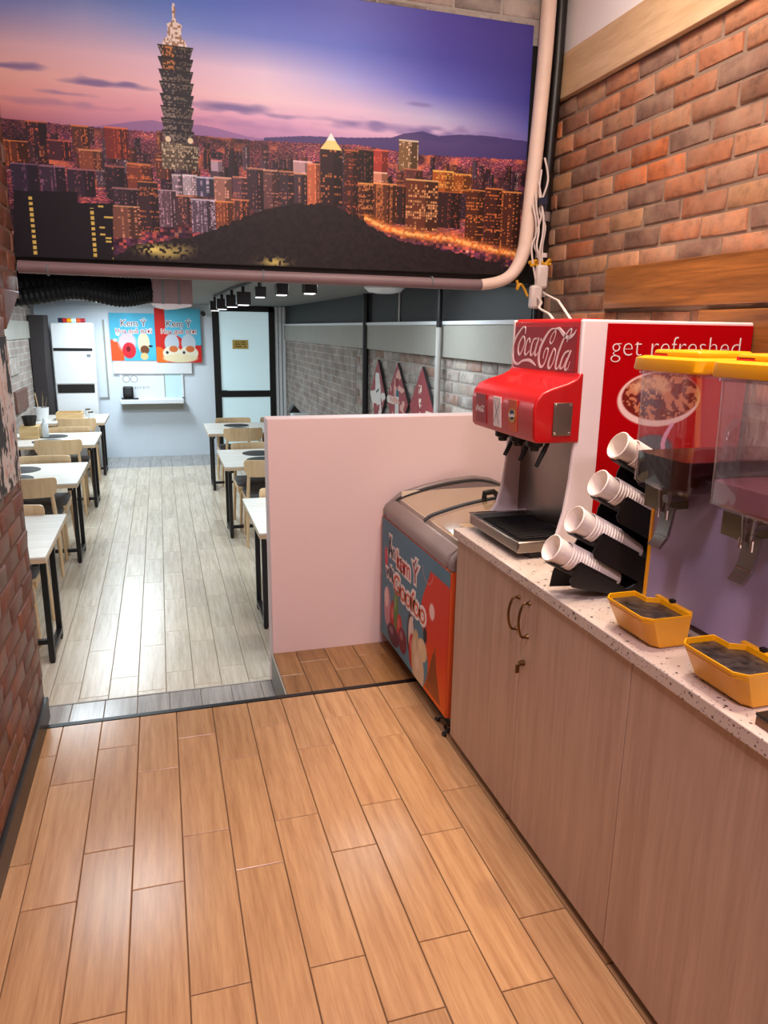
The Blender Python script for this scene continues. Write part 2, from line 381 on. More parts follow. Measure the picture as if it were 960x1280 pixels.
def text(name, body, size, mat, parent, pos, xdir, ydir, depth=.001, offset=0, align='CENTER', sx=1, shear=0):
    cu = bpy.data.curves.new(name, 'FONT'); cu.body = body; cu.size = size; cu.extrude = depth/2; cu.offset = offset
    cu.align_x = align; cu.align_y = 'CENTER'; cu.resolution_u = 3; cu.shear = shear
    t = bpy.data.objects.new(name, cu); COL.objects.link(t); bpy.context.view_layer.update()
    me = bpy.data.meshes.new_from_object(t.evaluated_get(bpy.context.evaluated_depsgraph_get()))
    bpy.data.objects.remove(t); me.materials.clear(); me.materials.append(M[mat])
    X = Vector(xdir).normalized(); Y = Vector(ydir).normalized(); Z = X.cross(Y)
    m = Matrix((X*sx, Y, Z)).transposed().to_4x4(); m.translation = Vector(pos)+Z*depth/2-ORG.get(parent, Vector())
    me.transform(m)
    return link(name, me, parent)
def printed(name, parent, o, ud, vd, w, h, nu, nv, painter, mat='print', off=0):
    """a flat printed sheet: nu x nv grid, inked by painter(a, b) in metres from its lower left corner"""
    a, b = np.meshgrid(np.linspace(0, w, nu+1), np.linspace(0, h, nv+1))
    rgb = np.clip(painter(a, b), 0, 255)/255; L = np.where(rgb <= .04045, rgb/12.92, ((rgb+.055)/1.055)**2.4)
    U = np.array(Vector(ud).normalized()); V = np.array(Vector(vd).normalized()); N = np.cross(U, V)
    org = ORG.get(parent, Vector()) if parent else Vector(o)
    P = (np.array(o)-np.array(org)+N*off)[None, None]+a[..., None]*U+b[..., None]*V
    i = np.arange(nu*nv); r, c = i//nu, i % nu; k = r*(nu+1)+c
    F = np.stack([k, k+1, k+nu+2, k+nu+1], 1)
    me = bpy.data.meshes.new(name); nP = P.reshape(-1, 3)
    me.vertices.add(len(nP)); me.vertices.foreach_set('co', nP.ravel())
    me.loops.add(F.size); me.loops.foreach_set('vertex_index', F.ravel().astype(np.int32))
    me.polygons.add(len(F)); me.polygons.foreach_set('loop_start', (np.arange(len(F))*4).astype(np.int32))
    me.update(calc_edges=True)
    at = me.color_attributes.new('ink', 'FLOAT_COLOR', 'POINT')
    at.data.foreach_set('color', np.concatenate([L, np.ones(L.shape[:2]+(1,))], 2).astype(np.float32).ravel())
    me.materials.append(M[mat])
    ob = link(name, me, parent, (0, 0, 0) if parent else org); ORG[ob] = Vector(org)
    return ob
def mixin(img, mask, col, s=1.0):
    k = np.clip(mask, 0, 1)[..., None]*s; return img*(1-k)+np.array(col, float)*k
def ell(a, b, ca, cb, ra, rb, soft=.15):
    d = np.sqrt(((a-ca)/ra)**2+((b-cb)/rb)**2); return np.clip((1-d)/soft+.5, 0, 1)
def inpoly(a, b, P):
    m = np.zeros(a.shape, bool); n = len(P)
    for i in range(n):
        (x0, y0), (x1, y1) = P[i], P[(i+1) % n]
        if y0 == y1: continue
        c = ((y0 > b) != (y1 > b)) & (a < (x1-x0)*(b-y0)/(y1-y0)+x0); m ^= c
    return m.astype(float)
def hsh(i, j, s=0):
    return np.abs(np.sin(i*127.1+j*311.7+s*74.7)*43758.5453) % 1
def vnoise(a, b, s=0):
    ia, ib = np.floor(a), np.floor(b); fa, fb = a-ia, b-ib; fa = fa*fa*(3-2*fa); fb = fb*fb*(3-2*fb)
    return (hsh(ia, ib, s)*(1-fa)+hsh(ia+1, ib, s)*fa)*(1-fb)+(hsh(ia, ib+1, s)*(1-fa)+hsh(ia+1, ib+1, s)*fa)*fb

# ------------------------------------------------------------------ measured print data (metres on the mural / on the sign)
MURAL_BUILDINGS = [
(-0.438,-0.365,2.203,2.287,(70,40,48),(220,120,80),0.0102,0.0102,0.35),
(-0.278,-0.214,2.187,2.284,(110,60,50),(240,140,70),0.0102,0.0102,0.5),
(-0.157,-0.07,2.177,2.289,(150,55,45),(250,120,60),0.0102,0.0102,0.55),
(-0.54,-0.434,2.124,2.214,(120,60,40),(240,140,70),0.0102,0.0136,0.5),
(-0.369,-0.283,2.158,2.227,(90,45,55),(230,110,80),0.0102,0.0102,0.4),
(-0.257,-0.174,2.132,2.201,(170,90,60),(250,170,110),0.0102,0.0102,0.5),
(-0.504,-0.408,2.035,2.135,(60,45,65),(150,110,140),0.0102,0.0102,0.35),
(-0.404,-0.311,2.024,2.134,(70,50,70),(170,120,140),0.0102,0.0102,0.4),
(-0.306,-0.206,2.03,2.129,(64,44,60),(190,120,120),0.0102,0.0102,0.35),
(-0.165,-0.092,2.026,2.15,(50,36,48),(190,110,90),0.0102,0.0102,0.35),
(-0.084,0.008,2.061,2.165,(150,70,50),(250,150,80),0.0102,0.0102,0.5),
(-0.058,0.015,2.086,2.157,(56,40,52),(180,110,100),0.0102,0.0102,0.3),
(0.029,0.085,2.115,2.187,(110,60,50),(240,150,90),0.0102,0.0102,0.4),
(0.087,0.125,2.052,2.134,(160,140,150),(250,235,225),0.0102,0.017,0.55),
(0.129,0.186,2.061,2.137,(205,190,190),(255,245,235),0.0136,0.0136,0.6),
(0.182,0.253,2.059,2.132,(80,80,105),(230,230,235),0.0204,0.0102,0.5),
(0.252,0.324,2.045,2.137,(190,130,110),(255,200,160),0.0136,0.017,0.5),
(0.244,0.289,2.16,2.199,(225,190,200),(255,150,140),0.0068,0.0306,0.3),
(0.33,0.389,2.037,2.142,(110,75,85),(230,150,110),0.0102,0.0102,0.4),
(0.389,0.455,2.022,2.18,(72,52,62),(220,150,110),0.0102,0.0102,0.45),
(0.455,0.516,2.025,2.178,(120,80,80),(235,170,130),0.0102,0.0102,0.4),
(0.52,0.585,2.035,2.177,(70,55,66),(230,150,100),0.0102,0.0102,0.4),
(0.578,0.64,2.045,2.174,(84,62,72),(240,170,110),0.0102,0.0102,0.45),
(0.583,0.662,2.141,2.222,(225,175,170),(255,215,205),0.0136,0.0204,0.3),
(0.64,0.703,2.036,2.216,(230,120,80),(255,170,110),0.0102,0.0136,0.5),
(0.802,0.866,1.993,2.281,(78,42,40),(210,110,60),0.0102,0.0102,0.35),
(0.858,0.934,2.146,2.289,(40,28,34),(150,90,60),0.0102,0.0102,0.35),
(0.83,0.932,2.002,2.154,(90,45,35),(255,175,90),0.0102,0.0102,0.55),
(0.926,0.998,2.202,2.291,(200,70,60),(240,110,80),0.0102,0.0136,0.4),
(0.927,0.996,2.15,2.202,(250,160,120),(255,210,170),0.0102,0.0102,0.5),
(1.046,1.135,2.217,2.339,(150,110,70),(255,235,180),0.0136,0.0136,0.62),
(1.069,1.159,2.16,2.225,(110,60,55),(190,110,80),0.0102,0.0102,0.3),
(0.932,1.039,1.997,2.158,(110,58,38),(255,170,90),0.0102,0.0102,0.55),
(1.035,1.088,1.998,2.156,(60,36,36),(200,110,60),0.0102,0.0102,0.3),
(1.081,1.233,1.976,2.185,(120,60,40),(255,200,120),0.017,0.017,0.6),
(1.205,1.305,2.122,2.228,(200,100,40),(255,200,90),0.0136,0.0136,0.6),
(1.297,1.39,2.141,2.221,(170,85,35),(255,180,80),0.0136,0.0136,0.55),
(1.229,1.346,1.993,2.144,(60,34,36),(190,100,60),0.0102,0.0102,0.3),
(1.368,1.463,1.94,2.159,(96,48,34),(255,160,70),0.0136,0.0102,0.45),
(1.464,1.553,1.93,2.171,(80,40,34),(250,150,70),0.0136,0.0102,0.4),
(1.546,1.645,1.92,2.163,(90,44,34),(255,165,75),0.0136,0.0102,0.45),
(-0.143,-0.04,1.992,2.07,(64,46,58),(190,140,130),0.0102,0.0102,0.35),
(-0.157,-0.043,1.883,2.004,(150,95,75),(255,190,130),0.0204,0.0102,0.6),
(-0.045,0.03,1.912,2.1,(70,45,50),(240,150,80),0.0102,0.0102,0.42),
(0.031,0.1,1.934,2.074,(120,90,100),(220,190,190),0.0102,0.0136,0.5),
(0.101,0.171,1.95,2.057,(90,60,66),(240,160,110),0.0102,0.0102,0.45),
(0.157,0.254,1.919,2.046,(110,90,105),(235,225,230),0.0102,0.0102,0.5),
(0.254,0.327,1.939,2.045,(150,80,55),(255,160,80),0.0102,0.0102,0.5),
(0.321,0.394,1.962,2.055,(100,60,55),(250,150,90),0.0102,0.0102,0.4)]
MURAL_HILL = [(-0.162,1.807),(-0.067,1.86),(0.075,1.885),(0.188,1.909),(0.304,1.959),(0.422,2.015),(0.54,2.044),(0.643,2.06),(0.766,2.054),(0.855,2.02),(0.947,1.969),(1.059,1.927),(1.212,1.907),(1.37,1.882),(1.513,1.853),(1.659,1.822),(1.666,1.724),(-0.168,1.72)]
MURAL_ROAD = [(0.892,2.015),(0.965,1.986),(1.058,1.964),(1.172,1.953),(1.289,1.948),(1.408,1.926),(1.53,1.907),(1.655,1.891)]
MURAL_BLOCK = [(-0.501,2.038),(-0.275,2.047),(-0.275,2.006),(-0.144,2.013),(-0.159,1.767),(-0.529,1.754)]
MURAL_RIDGE_R = [(0.462,2.301),(0.629,2.321),(0.836,2.331),(1.014,2.346),(1.068,2.366),(1.152,2.382),(1.227,2.369),(1.329,2.384),(1.464,2.389),(1.704,2.381),(1.71,2.291),(0.462,2.271)]
MURAL_RIDGE_L = [(-0.523,2.282),(-0.358,2.277),(-0.186,2.288),(-0.052,2.317),(0.023,2.329),(0.099,2.318),(0.207,2.327),(0.27,2.321),(0.397,2.299),(0.562,2.291),(0.561,2.254),(-0.529,2.226)]
MURAL_HORIZON = [(-0.631,2.278),(-0.523,2.287),(-0.244,2.283),(0.051,2.285),(0.462,2.286),(0.872,2.303),(1.125,2.284),(1.43,2.294),(1.833,2.307)]
MURAL_CLOUDS = [((-0.437,2.47),0.129,0.0136,0.75),((-0.117,2.443),0.187,0.0136,0.8),((-0.278,2.394),0.088,0.0085,0.5),((0.336,2.403),0.143,0.0187,0.85),((0.58,2.389),0.095,0.0102,0.4),((0.942,2.384),0.238,0.0204,0.7),((1.197,2.367),0.136,0.017,0.6),((1.425,2.379),0.238,0.0306,0.6),((1.142,2.486),0.068,0.0085,0.5),((-0.351,2.357),0.272,0.0136,0.3),((0.366,2.344),0.272,0.0204,0.3),((0.766,2.393),0.204,0.0136,0.4)]
MURAL_SKY_X = [-0.507,-0.2,0.124,0.469,0.835,1.226,1.643]
MURAL_SKY_Z = [2.8,2.673,2.544,2.441,2.352,2.262]
MURAL_SKY = [[(70,110,185),(75,120,195),(85,125,205),(92,112,198),(85,90,180),(75,66,150),(66,56,130)],[(140,150,200),(165,172,212),(130,155,215),(112,132,208),(88,105,195),(70,68,152),(60,54,128)],[(230,190,190),(236,198,202),(232,200,212),(228,205,220),(165,165,215),(95,100,180),(62,60,135)],[(242,185,165),(244,190,180),(244,196,196),(238,206,206),(222,190,204),(178,172,196),(95,92,155)],[(235,160,145),(228,160,165),(220,156,172),(215,160,188),(214,170,190),(205,168,186),(125,112,160)],[(160,96,110),(176,120,150),(166,116,152),(160,118,160),(150,108,152),(110,88,140),(80,66,120)]]
MURAL_TOWER = [(0.126,2.601,2.559,0.0675,0.0573),(0.125,2.559,2.516,0.0667,0.0571),(0.124,2.516,2.473,0.0658,0.0569),(0.124,2.473,2.429,0.065,0.0568),(0.123,2.429,2.386,0.0641,0.0566),(0.122,2.386,2.342,0.0633,0.0564),(0.121,2.342,2.298,0.0624,0.0563),(0.121,2.298,2.253,0.0616,0.0561)]
MURAL_TOWER_BASE = ((0.053,2.154),(0.194,2.253))
MURAL_SPIRE = [(0.126,2.746,0.0068),(0.126,2.724,0.0136),(0.125,2.702,0.0102),(0.126,2.683,0.017),(0.127,2.673,0.0578),(0.126,2.659,0.051),(0.124,2.628,0.0544),(0.124,2.623,0.0748),(0.124,2.601,0.0952)]
MURAL_CROWN = ((0.732,2.335),(0.697,2.277),(0.794,2.056))
SCRIPT_STROKES = [
[(2.2905,1.5338,0.00215),(2.2903,1.5522,0.00301),(2.3043,1.5559,0.00387),(2.3274,1.5435,0.00559),(2.3579,1.5181,0.00688),(2.3755,1.4847,0.00731),(2.3763,1.459,0.00731),(2.3589,1.4365,0.00645),(2.3299,1.4328,0.00559),(2.2979,1.4443,0.00516),(2.2551,1.4486,0.00731),(2.2279,1.4424,0.00645),(2.2033,1.4326,0.00129)],
[(2.3083,1.5238,0.0043),(2.3303,1.501,0.00559),(2.3354,1.4756,0.00602),(2.3226,1.4634,0.00473),(2.3028,1.4816,0.00301),(2.2897,1.5068,0.00301),(2.2974,1.5239,0.00344),(2.3083,1.5238,0.0043)],
[(2.2531,1.505,0.00301),(2.2592,1.5195,0.00344),(2.2762,1.507,0.00473),(2.2866,1.4747,0.00602),(2.276,1.4646,0.0043),(2.2514,1.4807,0.00215)],
[(2.2049,1.5203,0.00344),(2.2273,1.5152,0.0043),(2.2422,1.4907,0.00559),(2.2425,1.465,0.00516),(2.2218,1.4743,0.00258),(2.2055,1.506,0.00258)],
[(2.1927,1.5229,0.00516),(2.2046,1.4988,0.00559),(2.2153,1.4721,0.00559),(2.2061,1.4647,0.00387),(2.1924,1.4764,0.00172)],
[(2.1806,1.5155,0.00645),(2.1719,1.5171,0.00645)],
[(2.0907,1.5511,0.00215),(2.1182,1.548,0.0043),(2.1486,1.5258,0.00731),(2.1775,1.4923,0.0086),(2.1868,1.461,0.0086),(2.18,1.4373,0.00774),(2.164,1.4305,0.00602),(2.1467,1.4413,0.0043),(2.1319,1.4678,0.00344),(2.1287,1.4866,0.00344),(2.1411,1.4891,0.00301),(2.1527,1.4742,0.00301),(2.1563,1.4575,0.00215)],
[(2.0907,1.5511,0.00258),(2.0679,1.5511,0.00645),(2.0434,1.5372,0.00989),(2.0199,1.5264,0.0086),(1.9984,1.5277,0.00774),(1.9785,1.5367,0.00473),(1.967,1.5497,0.00086)],
[(2.0892,1.547,0.00215),(2.1077,1.5332,0.00215),(2.1197,1.5147,0.00258),(2.1131,1.5046,0.00301),(2.0972,1.5151,0.00215),(2.0876,1.5357,0.00193),(2.0892,1.547,0.00193)],
[(2.0947,1.4876,0.00387),(2.115,1.4568,0.00602),(2.1216,1.4354,0.00645),(2.1101,1.429,0.00473),(2.0903,1.4497,0.00301),(2.0803,1.4777,0.00301),(2.089,1.4901,0.00344),(2.0947,1.4876,0.00387)],
[(2.0178,1.512,0.00215),(1.9994,1.5343,0.00258),(1.9947,1.5463,0.00301),(1.9996,1.5507,0.00301),(2.0136,1.543,0.00344),(2.0347,1.5228,0.00473),(2.0567,1.4887,0.00602),(2.072,1.4517,0.00645),(2.0739,1.432,0.00559),(2.0621,1.4303,0.00344),(2.0525,1.4434,0.00172)],
[(1.999,1.487,0.00387),(2.0219,1.4796,0.00473),(2.0401,1.4576,0.00602),(2.0475,1.4334,0.00559),(2.029,1.4366,0.00301),(2.0089,1.4656,0.00258)],
[(1.9885,1.4889,0.00516),(2.0042,1.4635,0.00602),(2.018,1.4372,0.00602),(2.0123,1.4285,0.0043),(1.9984,1.4382,0.00215),(1.9913,1.4552,0.00129)],
[(1.9938,1.4306,0.00215),(1.9903,1.4308,0.00215)]]
# ================================================================== the setting
# ------------------------------------------------------------------ floors
def tile_mesh(name, w, l, mat, c=.0015, t=.01):
    x, y = w/2, l/2
    v = [(-x,-y,-t),(x,-y,-t),(x,y,-t),(-x,y,-t),(-x,-y,-c),(x,-y,-c),(x,y,-c),(-x,y,-c),(-x+c,-y+c,0),(x-c,-y+c,0),(x-c,y-c,0),(-x+c,y-c,0)]
    f = [(0,3,2,1),(8,9,10,11)]+[(i,(i+1)%4,4+(i+1)%4,4+i) for i in range(4)]+[(4+i,4+(i+1)%4,8+(i+1)%4,8+i) for i in range(4)]
    return mesh(name, v, f, mat, smooth=False)
TW, TL = .1435, .582
def lay_tiles(parent, x0, x1, y0, y1, z, jx, ya, yb, mat, gap=.003, hole=None):
    """running-bond plank tiles clipped to the rectangle; cut tiles get their own size"""
    cache = {}; k0 = math.floor((x0-jx)/TW); org = ORG[parent]
    for k in range(k0, math.ceil((x1-jx)/TW)):
        a, b = max(x0, jx+k*TW), min(x1, jx+(k+1)*TW)
        if b-a < .012: continue
        off = ya if k % 2 == 0 else yb
        n0 = math.floor((y0-off)/TL)
        for n in range(n0, math.ceil((y1-off)/TL)):
            c, d = max(y0, off+n*TL), min(y1, off+(n+1)*TL)
            if d-c < .012: continue
            if hole and hole((a+b)/2, (c+d)/2): continue
            key = (round(b-a, 3), round(d-c, 3))
            if key not in cache: cache[key] = tile_mesh('tile', key[0]-gap, key[1]-gap, mat)
            link('tile', cache[key], parent, Vector(((a+b)/2, (c+d)/2, z))-org)
fl = MB().box(-.75, 1.95, -2.5, 2.845, -.31, -.005).box(.445, 1.95, 2.845, YM, -.31, -.005)
floor = struct('floor', fl, 'grout', 'warm oak-look plank tile floor of the corridor beside the drinks counter', 'floor')
lay_tiles(floor, XL, 1.03, .10, 2.845, 0, -.016, 2.052, 1.859, 'tile')
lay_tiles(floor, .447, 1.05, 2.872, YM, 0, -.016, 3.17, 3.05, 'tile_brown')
tr = struct('trim_1', MB().box(XL, 1.03, 2.846, 2.870, -.012, .002), 'black_metal', 'black metal threshold strip across the floor edge', 'trim')
stp = struct('floor_step', MB().box(-1.0, .445, 2.845, 3.34, -.33, -.165), 'grout_pale', 'grey tiled step down between corridor and dining room', 'step')
lay_tiles(stp, -1.0, .439, 2.90, 3.338, -.16, -.045, 2.92, 2.92, 'tile_step')
fd = struct('floor_dining', MB().box(XDL-.1, 1.95, 2.9, YB+.1, -.5, DF-.005), 'grout_pale', 'pale wood-look plank tile floor of the dining room', 'floor')
lay_tiles(fd, -1.45, 1.30, 3.342, 10.28, DF, -.065, 3.892, 3.702, 'tile_dining')
lay_tiles(fd, -1.45, 1.30, 10.28, YB, DF, -.065, 10.28, 10.28, 'tile_step')
struct('trim_10', MB().box(.4405, .4468, 2.862, 3.30, DF, -.002), 'grey_board', 'grey side face of the raised floor in front of the partition', 'trim')
side = struct('trim_2', MB().box(-1.0, .447, 3.338, 3.346, DF, -.158), 'grey_board', 'grey riser edge of the step', 'trim')

# ------------------------------------------------------------------ bricks
def brick_meshes(n, L, H, D, mat, rough=.002):
    """a brick with softened, slightly uneven arrises; long side on y, face towards -x"""
    out = []
    for k in range(n):
        rr = random.Random(k+3); c = .005; j = lambda: rr.uniform(-rough, rough)
        y, z = L/2, H/2
        v = [(D,-y,-z),(D,y,-z),(D,y,z),(D,-y,z)]
        v += [(c+j(),-y+j(),-z+j()),(c+j(),y+j(),-z+j()),(c+j(),y+j(),z+j()),(c+j(),-y+j(),z+j())]
        v += [(j(),-y+c+j(),-z+c+j()),(j(),y-c+j(),-z+c+j()),(j(),y-c+j(),z-c+j()),(j(),-y+c+j(),z-c+j())]
        f = [(i,(i+1)%4,4+(i+1)%4,4+i) for i in range(4)]+[(4+i,4+(i+1)%4,8+(i+1)%4,8+i) for i in range(4)]+[(8,9,10,11)]
        out.append(mesh('brick', v, f, mat, angle=60))
    return out
BL, BH = .225, .0775
def lay_bricks(parent, plane, axis, sgn, u0, u1, z0, z1, mats, u_off=0, z_off=0, half=True, D=.03, skip=None, prot=.004):
    """axis 0: wall facing sgn*x at x=plane, courses run along y; axis 1: facing sgn*y, courses run along x"""
    org = ORG[parent]; n = 0
    for r in range(math.floor((z0-z_off)/BH), math.ceil((z1-z_off)/BH)):
        za, zb = z_off+r*BH, z_off+(r+1)*BH
        if za < z0-.001 or zb > z1+.02: continue
        sh = u_off+(BL/2 if r % 2 else 0)
        for k in range(math.floor((u0-sh)/BL), math.ceil((u1-sh)/BL)):
            a, b = max(u0, sh+k*BL), min(u1, sh+(k+1)*BL)
            if b-a < .03: continue
            if skip and skip((a+b)/2, (za+zb)/2): continue
            me = random.choice(mats); p = plane+sgn*random.uniform(-prot, prot)*.5
            m = (a+b)/2
            o = link('brick', me, parent)
            loc = Vector((p, m, (za+zb)/2)) if axis == 0 else Vector((m, p, (za+zb)/2))
            o.location = loc-org
            o.scale = (1, (b-a-.011)/(BL-.011), 1)
            o.rotation_euler = (random.uniform(-.006, .006), 0, (0 if sgn < 0 else PI) if axis == 0 else (PI/2 if sgn < 0 else -PI/2))
            n += 1
    return n
# right wall: one plane along the corridor and the dining room
wr = struct('wall_right', MB().box(XR+.006, 2.0, -2.5, 3.46, -.5, CEIL+.05), 'mortar', 'red brick wall above the drinks counter on the right')
BR = brick_meshes(6, BL-.013, BH-.012, .03, 'brick', .0035)
lay_bricks(wr, XR, 0, -1, .80, 3.44, 1.30, 2.565, BR, .02, 2.56-17*BH)
build('plaster_panel', MB().box(XR-.002, XR+.02, -2.5, 3.44, 2.74, CEIL), 'plaster', wr)
build('wall_surface', MB().box(XR, XR+.02, -2.5, .80, -.01, 2.57), 'plaster', wr)
t3 = struct('trim_3', MB().box(XR-.024, XR+.005, -2.4, 3.43, 2.558, 2.742), 'oak_light', 'light oak board between brick wall and white plaster', 'trim', .003)
t4 = struct('trim_4', MB().box(XR-.024, XR+.005, .2, 2.79, 1.638, 1.80), 'oak_dark', 'honey oak board on the brick wall above the red drinks machine', 'trim', .003)
t5 = struct('trim_5', MB().box(XR-.024, XR+.005, .2, 2.20, 1.46, 1.622), 'oak_dark', 'lower honey oak board behind the juice dispenser', 'trim', .003)
# dining part of the right wall
wd = struct('wall_right_dining', MB().box(XR+.006, 2.0, 3.46, YB+.1, -.5, DC+.1), 'mortar_grey', 'whitewashed brick wall along the right of the dining room')
BG = brick_meshes(5, BL-.011, BH-.011, .03, 'brick_grey', .0015)
lay_bricks(wd, XR, 0, -1, 3.46, 7.0, .75, 1.372, BG, .0, 1.372-9*BH, skip=None)
build('far_brickwork', MB().box(XR+.001, XR+.02, 7.0, YB, DF, 1.372), 'brick_far', wd)
build('lower_brickwork', MB().box(XR+.001, XR+.02, 3.46, 7.0, DF, .745), 'brick_far', wd)
build('dark_panel', MB().box(XR-.004, XR+.02, 3.46, YB, 1.60, DC), 'black_wall', wd)
struct('trim_6', MB().box(XR-.03, XR+.01, 3.46, YB, 1.372, 1.578), 'grey_board', 'pale grey board running along the dining room brick wall', 'trim')
struct('trim_7', MB().box(XR-.04, XR+.01, 3.46, YB, 1.578, 1.60), 'white_gloss', 'thin white rail above the grey board', 'trim')
# left corridor wall
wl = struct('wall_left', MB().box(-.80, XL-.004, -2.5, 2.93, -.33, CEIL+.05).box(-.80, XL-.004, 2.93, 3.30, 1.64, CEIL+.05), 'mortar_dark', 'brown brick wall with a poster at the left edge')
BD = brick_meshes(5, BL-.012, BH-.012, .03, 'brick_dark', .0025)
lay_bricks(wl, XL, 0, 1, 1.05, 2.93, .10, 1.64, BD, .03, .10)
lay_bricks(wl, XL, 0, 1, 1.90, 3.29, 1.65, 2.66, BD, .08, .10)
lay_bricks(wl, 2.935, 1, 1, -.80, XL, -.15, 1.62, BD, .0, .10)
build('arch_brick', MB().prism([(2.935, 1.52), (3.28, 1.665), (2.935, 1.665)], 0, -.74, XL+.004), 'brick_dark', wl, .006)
struct('baseboard_left', MB().box(XL-.02, XL+.012, -2.4, 2.93, -.001, .095), 'stone_base', 'black stone skirting under the left brick wall', 'baseboard', .003)
# beam with the mural
wb = struct('wall_beam', MB().box(-1.7, XR+.02, YM+.032, 3.62, 1.765, CEIL+.05), 'black', 'beam wall above the dining room opening behind the mural')
lay_bricks(wb, YM+.022, 1, -1, .30, XR-.01, 2.80, 3.22, BG, .05, 2.80)
build('mortar_face', MB().box(-.6, XR, YM+.026, YM+.04, 2.78, CEIL), 'mortar_grey', wb)
# partition
wp = struct('wall_partition', MB().box(.447, XR+.005, YM, 3.42, DF, 1.142), 'partition', 'low pinkish white partition wall beside the ice cream freezer', 'wall', .004)
# ceilings, far walls, walls out of sight
struct('ceiling', MB().box(-.8, 2.0, -2.6, 3.45, CEIL, CEIL+.08), 'ceiling', 'white corridor ceiling above the mural', 'ceiling')
struct('ceiling_dining', MB().box(XDL-.1, 2.0, 3.60, YB+.1, DC, DC+.08), 'ceiling_dining', 'low grey dining room ceiling carrying a light track', 'ceiling')
wbk = struct('wall_back', MB().box(XDL-.1, 2.0, YB, YB+.12, -.5, DC+.1), 'plaster_dining', 'white end wall of the dining room with posters and a glass door')
struct('wall_front', MB().box(-.8, 2.0, -2.6, -2.5, -.3, CEIL+.05), 'plaster', 'plain wall behind the viewer')
wdl = struct('wall_left_dining', MB().box(XDL-.1, XDL, 3.0, YB+.1, -.5, DC+.1), 'brick_far', 'whitewashed brick wall on the left of the dining room')
for z0, z1, y0, y1, mt in ((.98, 1.17, 8.95, 9.5, 'brick_grey'), (.55, .8, 9.15, 9.9, 'brick_dark')):
    build('inset_panel', MB().box(XDL-.01, XDL+.03, y0, y1, z0, z1), mt, wdl, .01)
struct('trim_8', MB().box(XDL-.01, XDL+.02, 3.4, YB, 1.372, 1.578), 'grey_board', 'pale board along the left dining room wall', 'trim')
struct('wall_left_return', MB().box(XDL-.1, -.79, 2.95, 3.05, -.5, DC+.1), 'plaster_dining', 'short return wall behind the left brick pier')

# door with two frosted panes
d1 = thing('door_1', 'black framed door with frosted glass panes in the end wall', 'door', (1.2, YB-.03, DF), kind='structure')
build('frame', MB().box(.753, .85, YB-.05, YB, DF, 1.862).box(1.565, 1.65, YB-.05, YB, DF, 1.835).box(.753, 1.65, YB-.05, YB, 1.765, 1.845).box(.85, 1.565, YB-.045, YB, .535, .63).box(.85, 1.565, YB-.045, YB, DF, DF+.12), 'black_metal', d1)
for z0, z1 in ((.63, 1.765), (DF+.12, .535)):
    build('pane', MB().box(.85, 1.565, YB-.03, YB-.01, z0, z1), 'frost_lit', d1)
build('handle', MB().tube([(.80, YB-.05, .63), (.80, YB-.09, .63), (.93, YB-.09, .63)], .012), 'black_metal', d1)
def signplate(a, b):
    img = np.zeros(a.shape+(3,))+np.array((206, 176, 96)); 
    for z in (.035, .07, .10): img = mixin(img, ((np.abs(b-z) < .009) & (a > .03) & (a < .20) & (hsh(np.floor(a*90), np.floor(z*100)) > .25)).astype(float), (96, 70, 30))
    return img
build('sign_plate', MB().box(1.03, 1.26, YB-.036, YB-.03, 1.235, 1.365), 'gold', d1)
printed('sign_text', d1, (1.03, YB-.0365, 1.235), (1, 0, 0), (0, 0, 1), .23, .13, 46, 26, signplate)
tm = struct('trim_9', MB().box(1.655, 1.70, YB-.04, YB, DF, 1.84).box(1.715, 1.755, YB-.04, YB, DF, 1.84).box(1.77, 1.815, YB-.04, YB, DF, 1.84), 'white_gloss', 'ribbed white strip panel right of the glass door', 'trim', .004)
# serving hatch
w1 = thing('window_1', 'white serving hatch with a shelf below two posters', 'window', (-.12, YB, .44), kind='structure')
build('window_frame', MB().box(-.56, .31, YB-.03, YB, .53, .545).box(-.56, -.535, YB-.03, YB, .53, .88).box(.285, .31, YB-.03, YB, .53, .88), 'white_gloss', w1)
build('pane', MB().box(-.535, .045, YB-.012, YB-.004, .545, .88), 'white_gloss', w1)
build('pane', MB().box(.05, .285, YB-.018, YB-.010, .545, .88), 'frost', w1)
build('mullion', MB().box(.04, .052, YB-.024, YB-.004, .545, .88), 'grey_board', w1)
build('header_panel', MB().box(-.635, .44, YB-.045, YB, .88, 1.065), 'white_gloss', w1, .004)
build('shelf', MB().box(-.567, .30, YB-.24, YB, .47, .53), 'white_gloss', w1, .006)
build('bracket', MB().box(-.55, .29, YB-.08, YB, .37, .47), 'grey_board', w1)
text('lettering', 'O', .15, 'ink_grey', w1, (-.475, YB-.013, .80), (1, 0, 0), (0, 0, 1), .001, -.004)
text('lettering', 'O', .15, 'ink_grey', w1, (-.37, YB-.013, .80), (1, 0, 0), (0, 0, 1), .001, -.004)
text('lettering', 'aurant', .085, 'ink_grey', w1, (-.27, YB-.013, .69), (1, 0, 0), (0, 0, 1), .001, -.002)
# lamps in the corridor ceiling, added fill panels in the dining ceiling
for i, (x, y, p, c_) in enumerate(FRONT_LAMPS):
    t = thing('ceiling_lamp', ['round white ceiling lamp furthest behind the viewer', 'round white ceiling lamp over the corridor start', 'round white ceiling lamp over the counter', 'round white ceiling lamp nearest the mural'][i], 'ceiling lamp', (x, y, CEIL-.03), 'round ceiling lamps')
    build('housing', MB().lathe([(.17, 0), (.17, .03), (.14, .03)], (x, y, CEIL-.03), n=28), 'white_gloss', t)
    build('diffuser', MB().lathe([(.145, 0), (.145, .004)], (x, y, CEIL-.033), n=28), 'lamp_white', t)

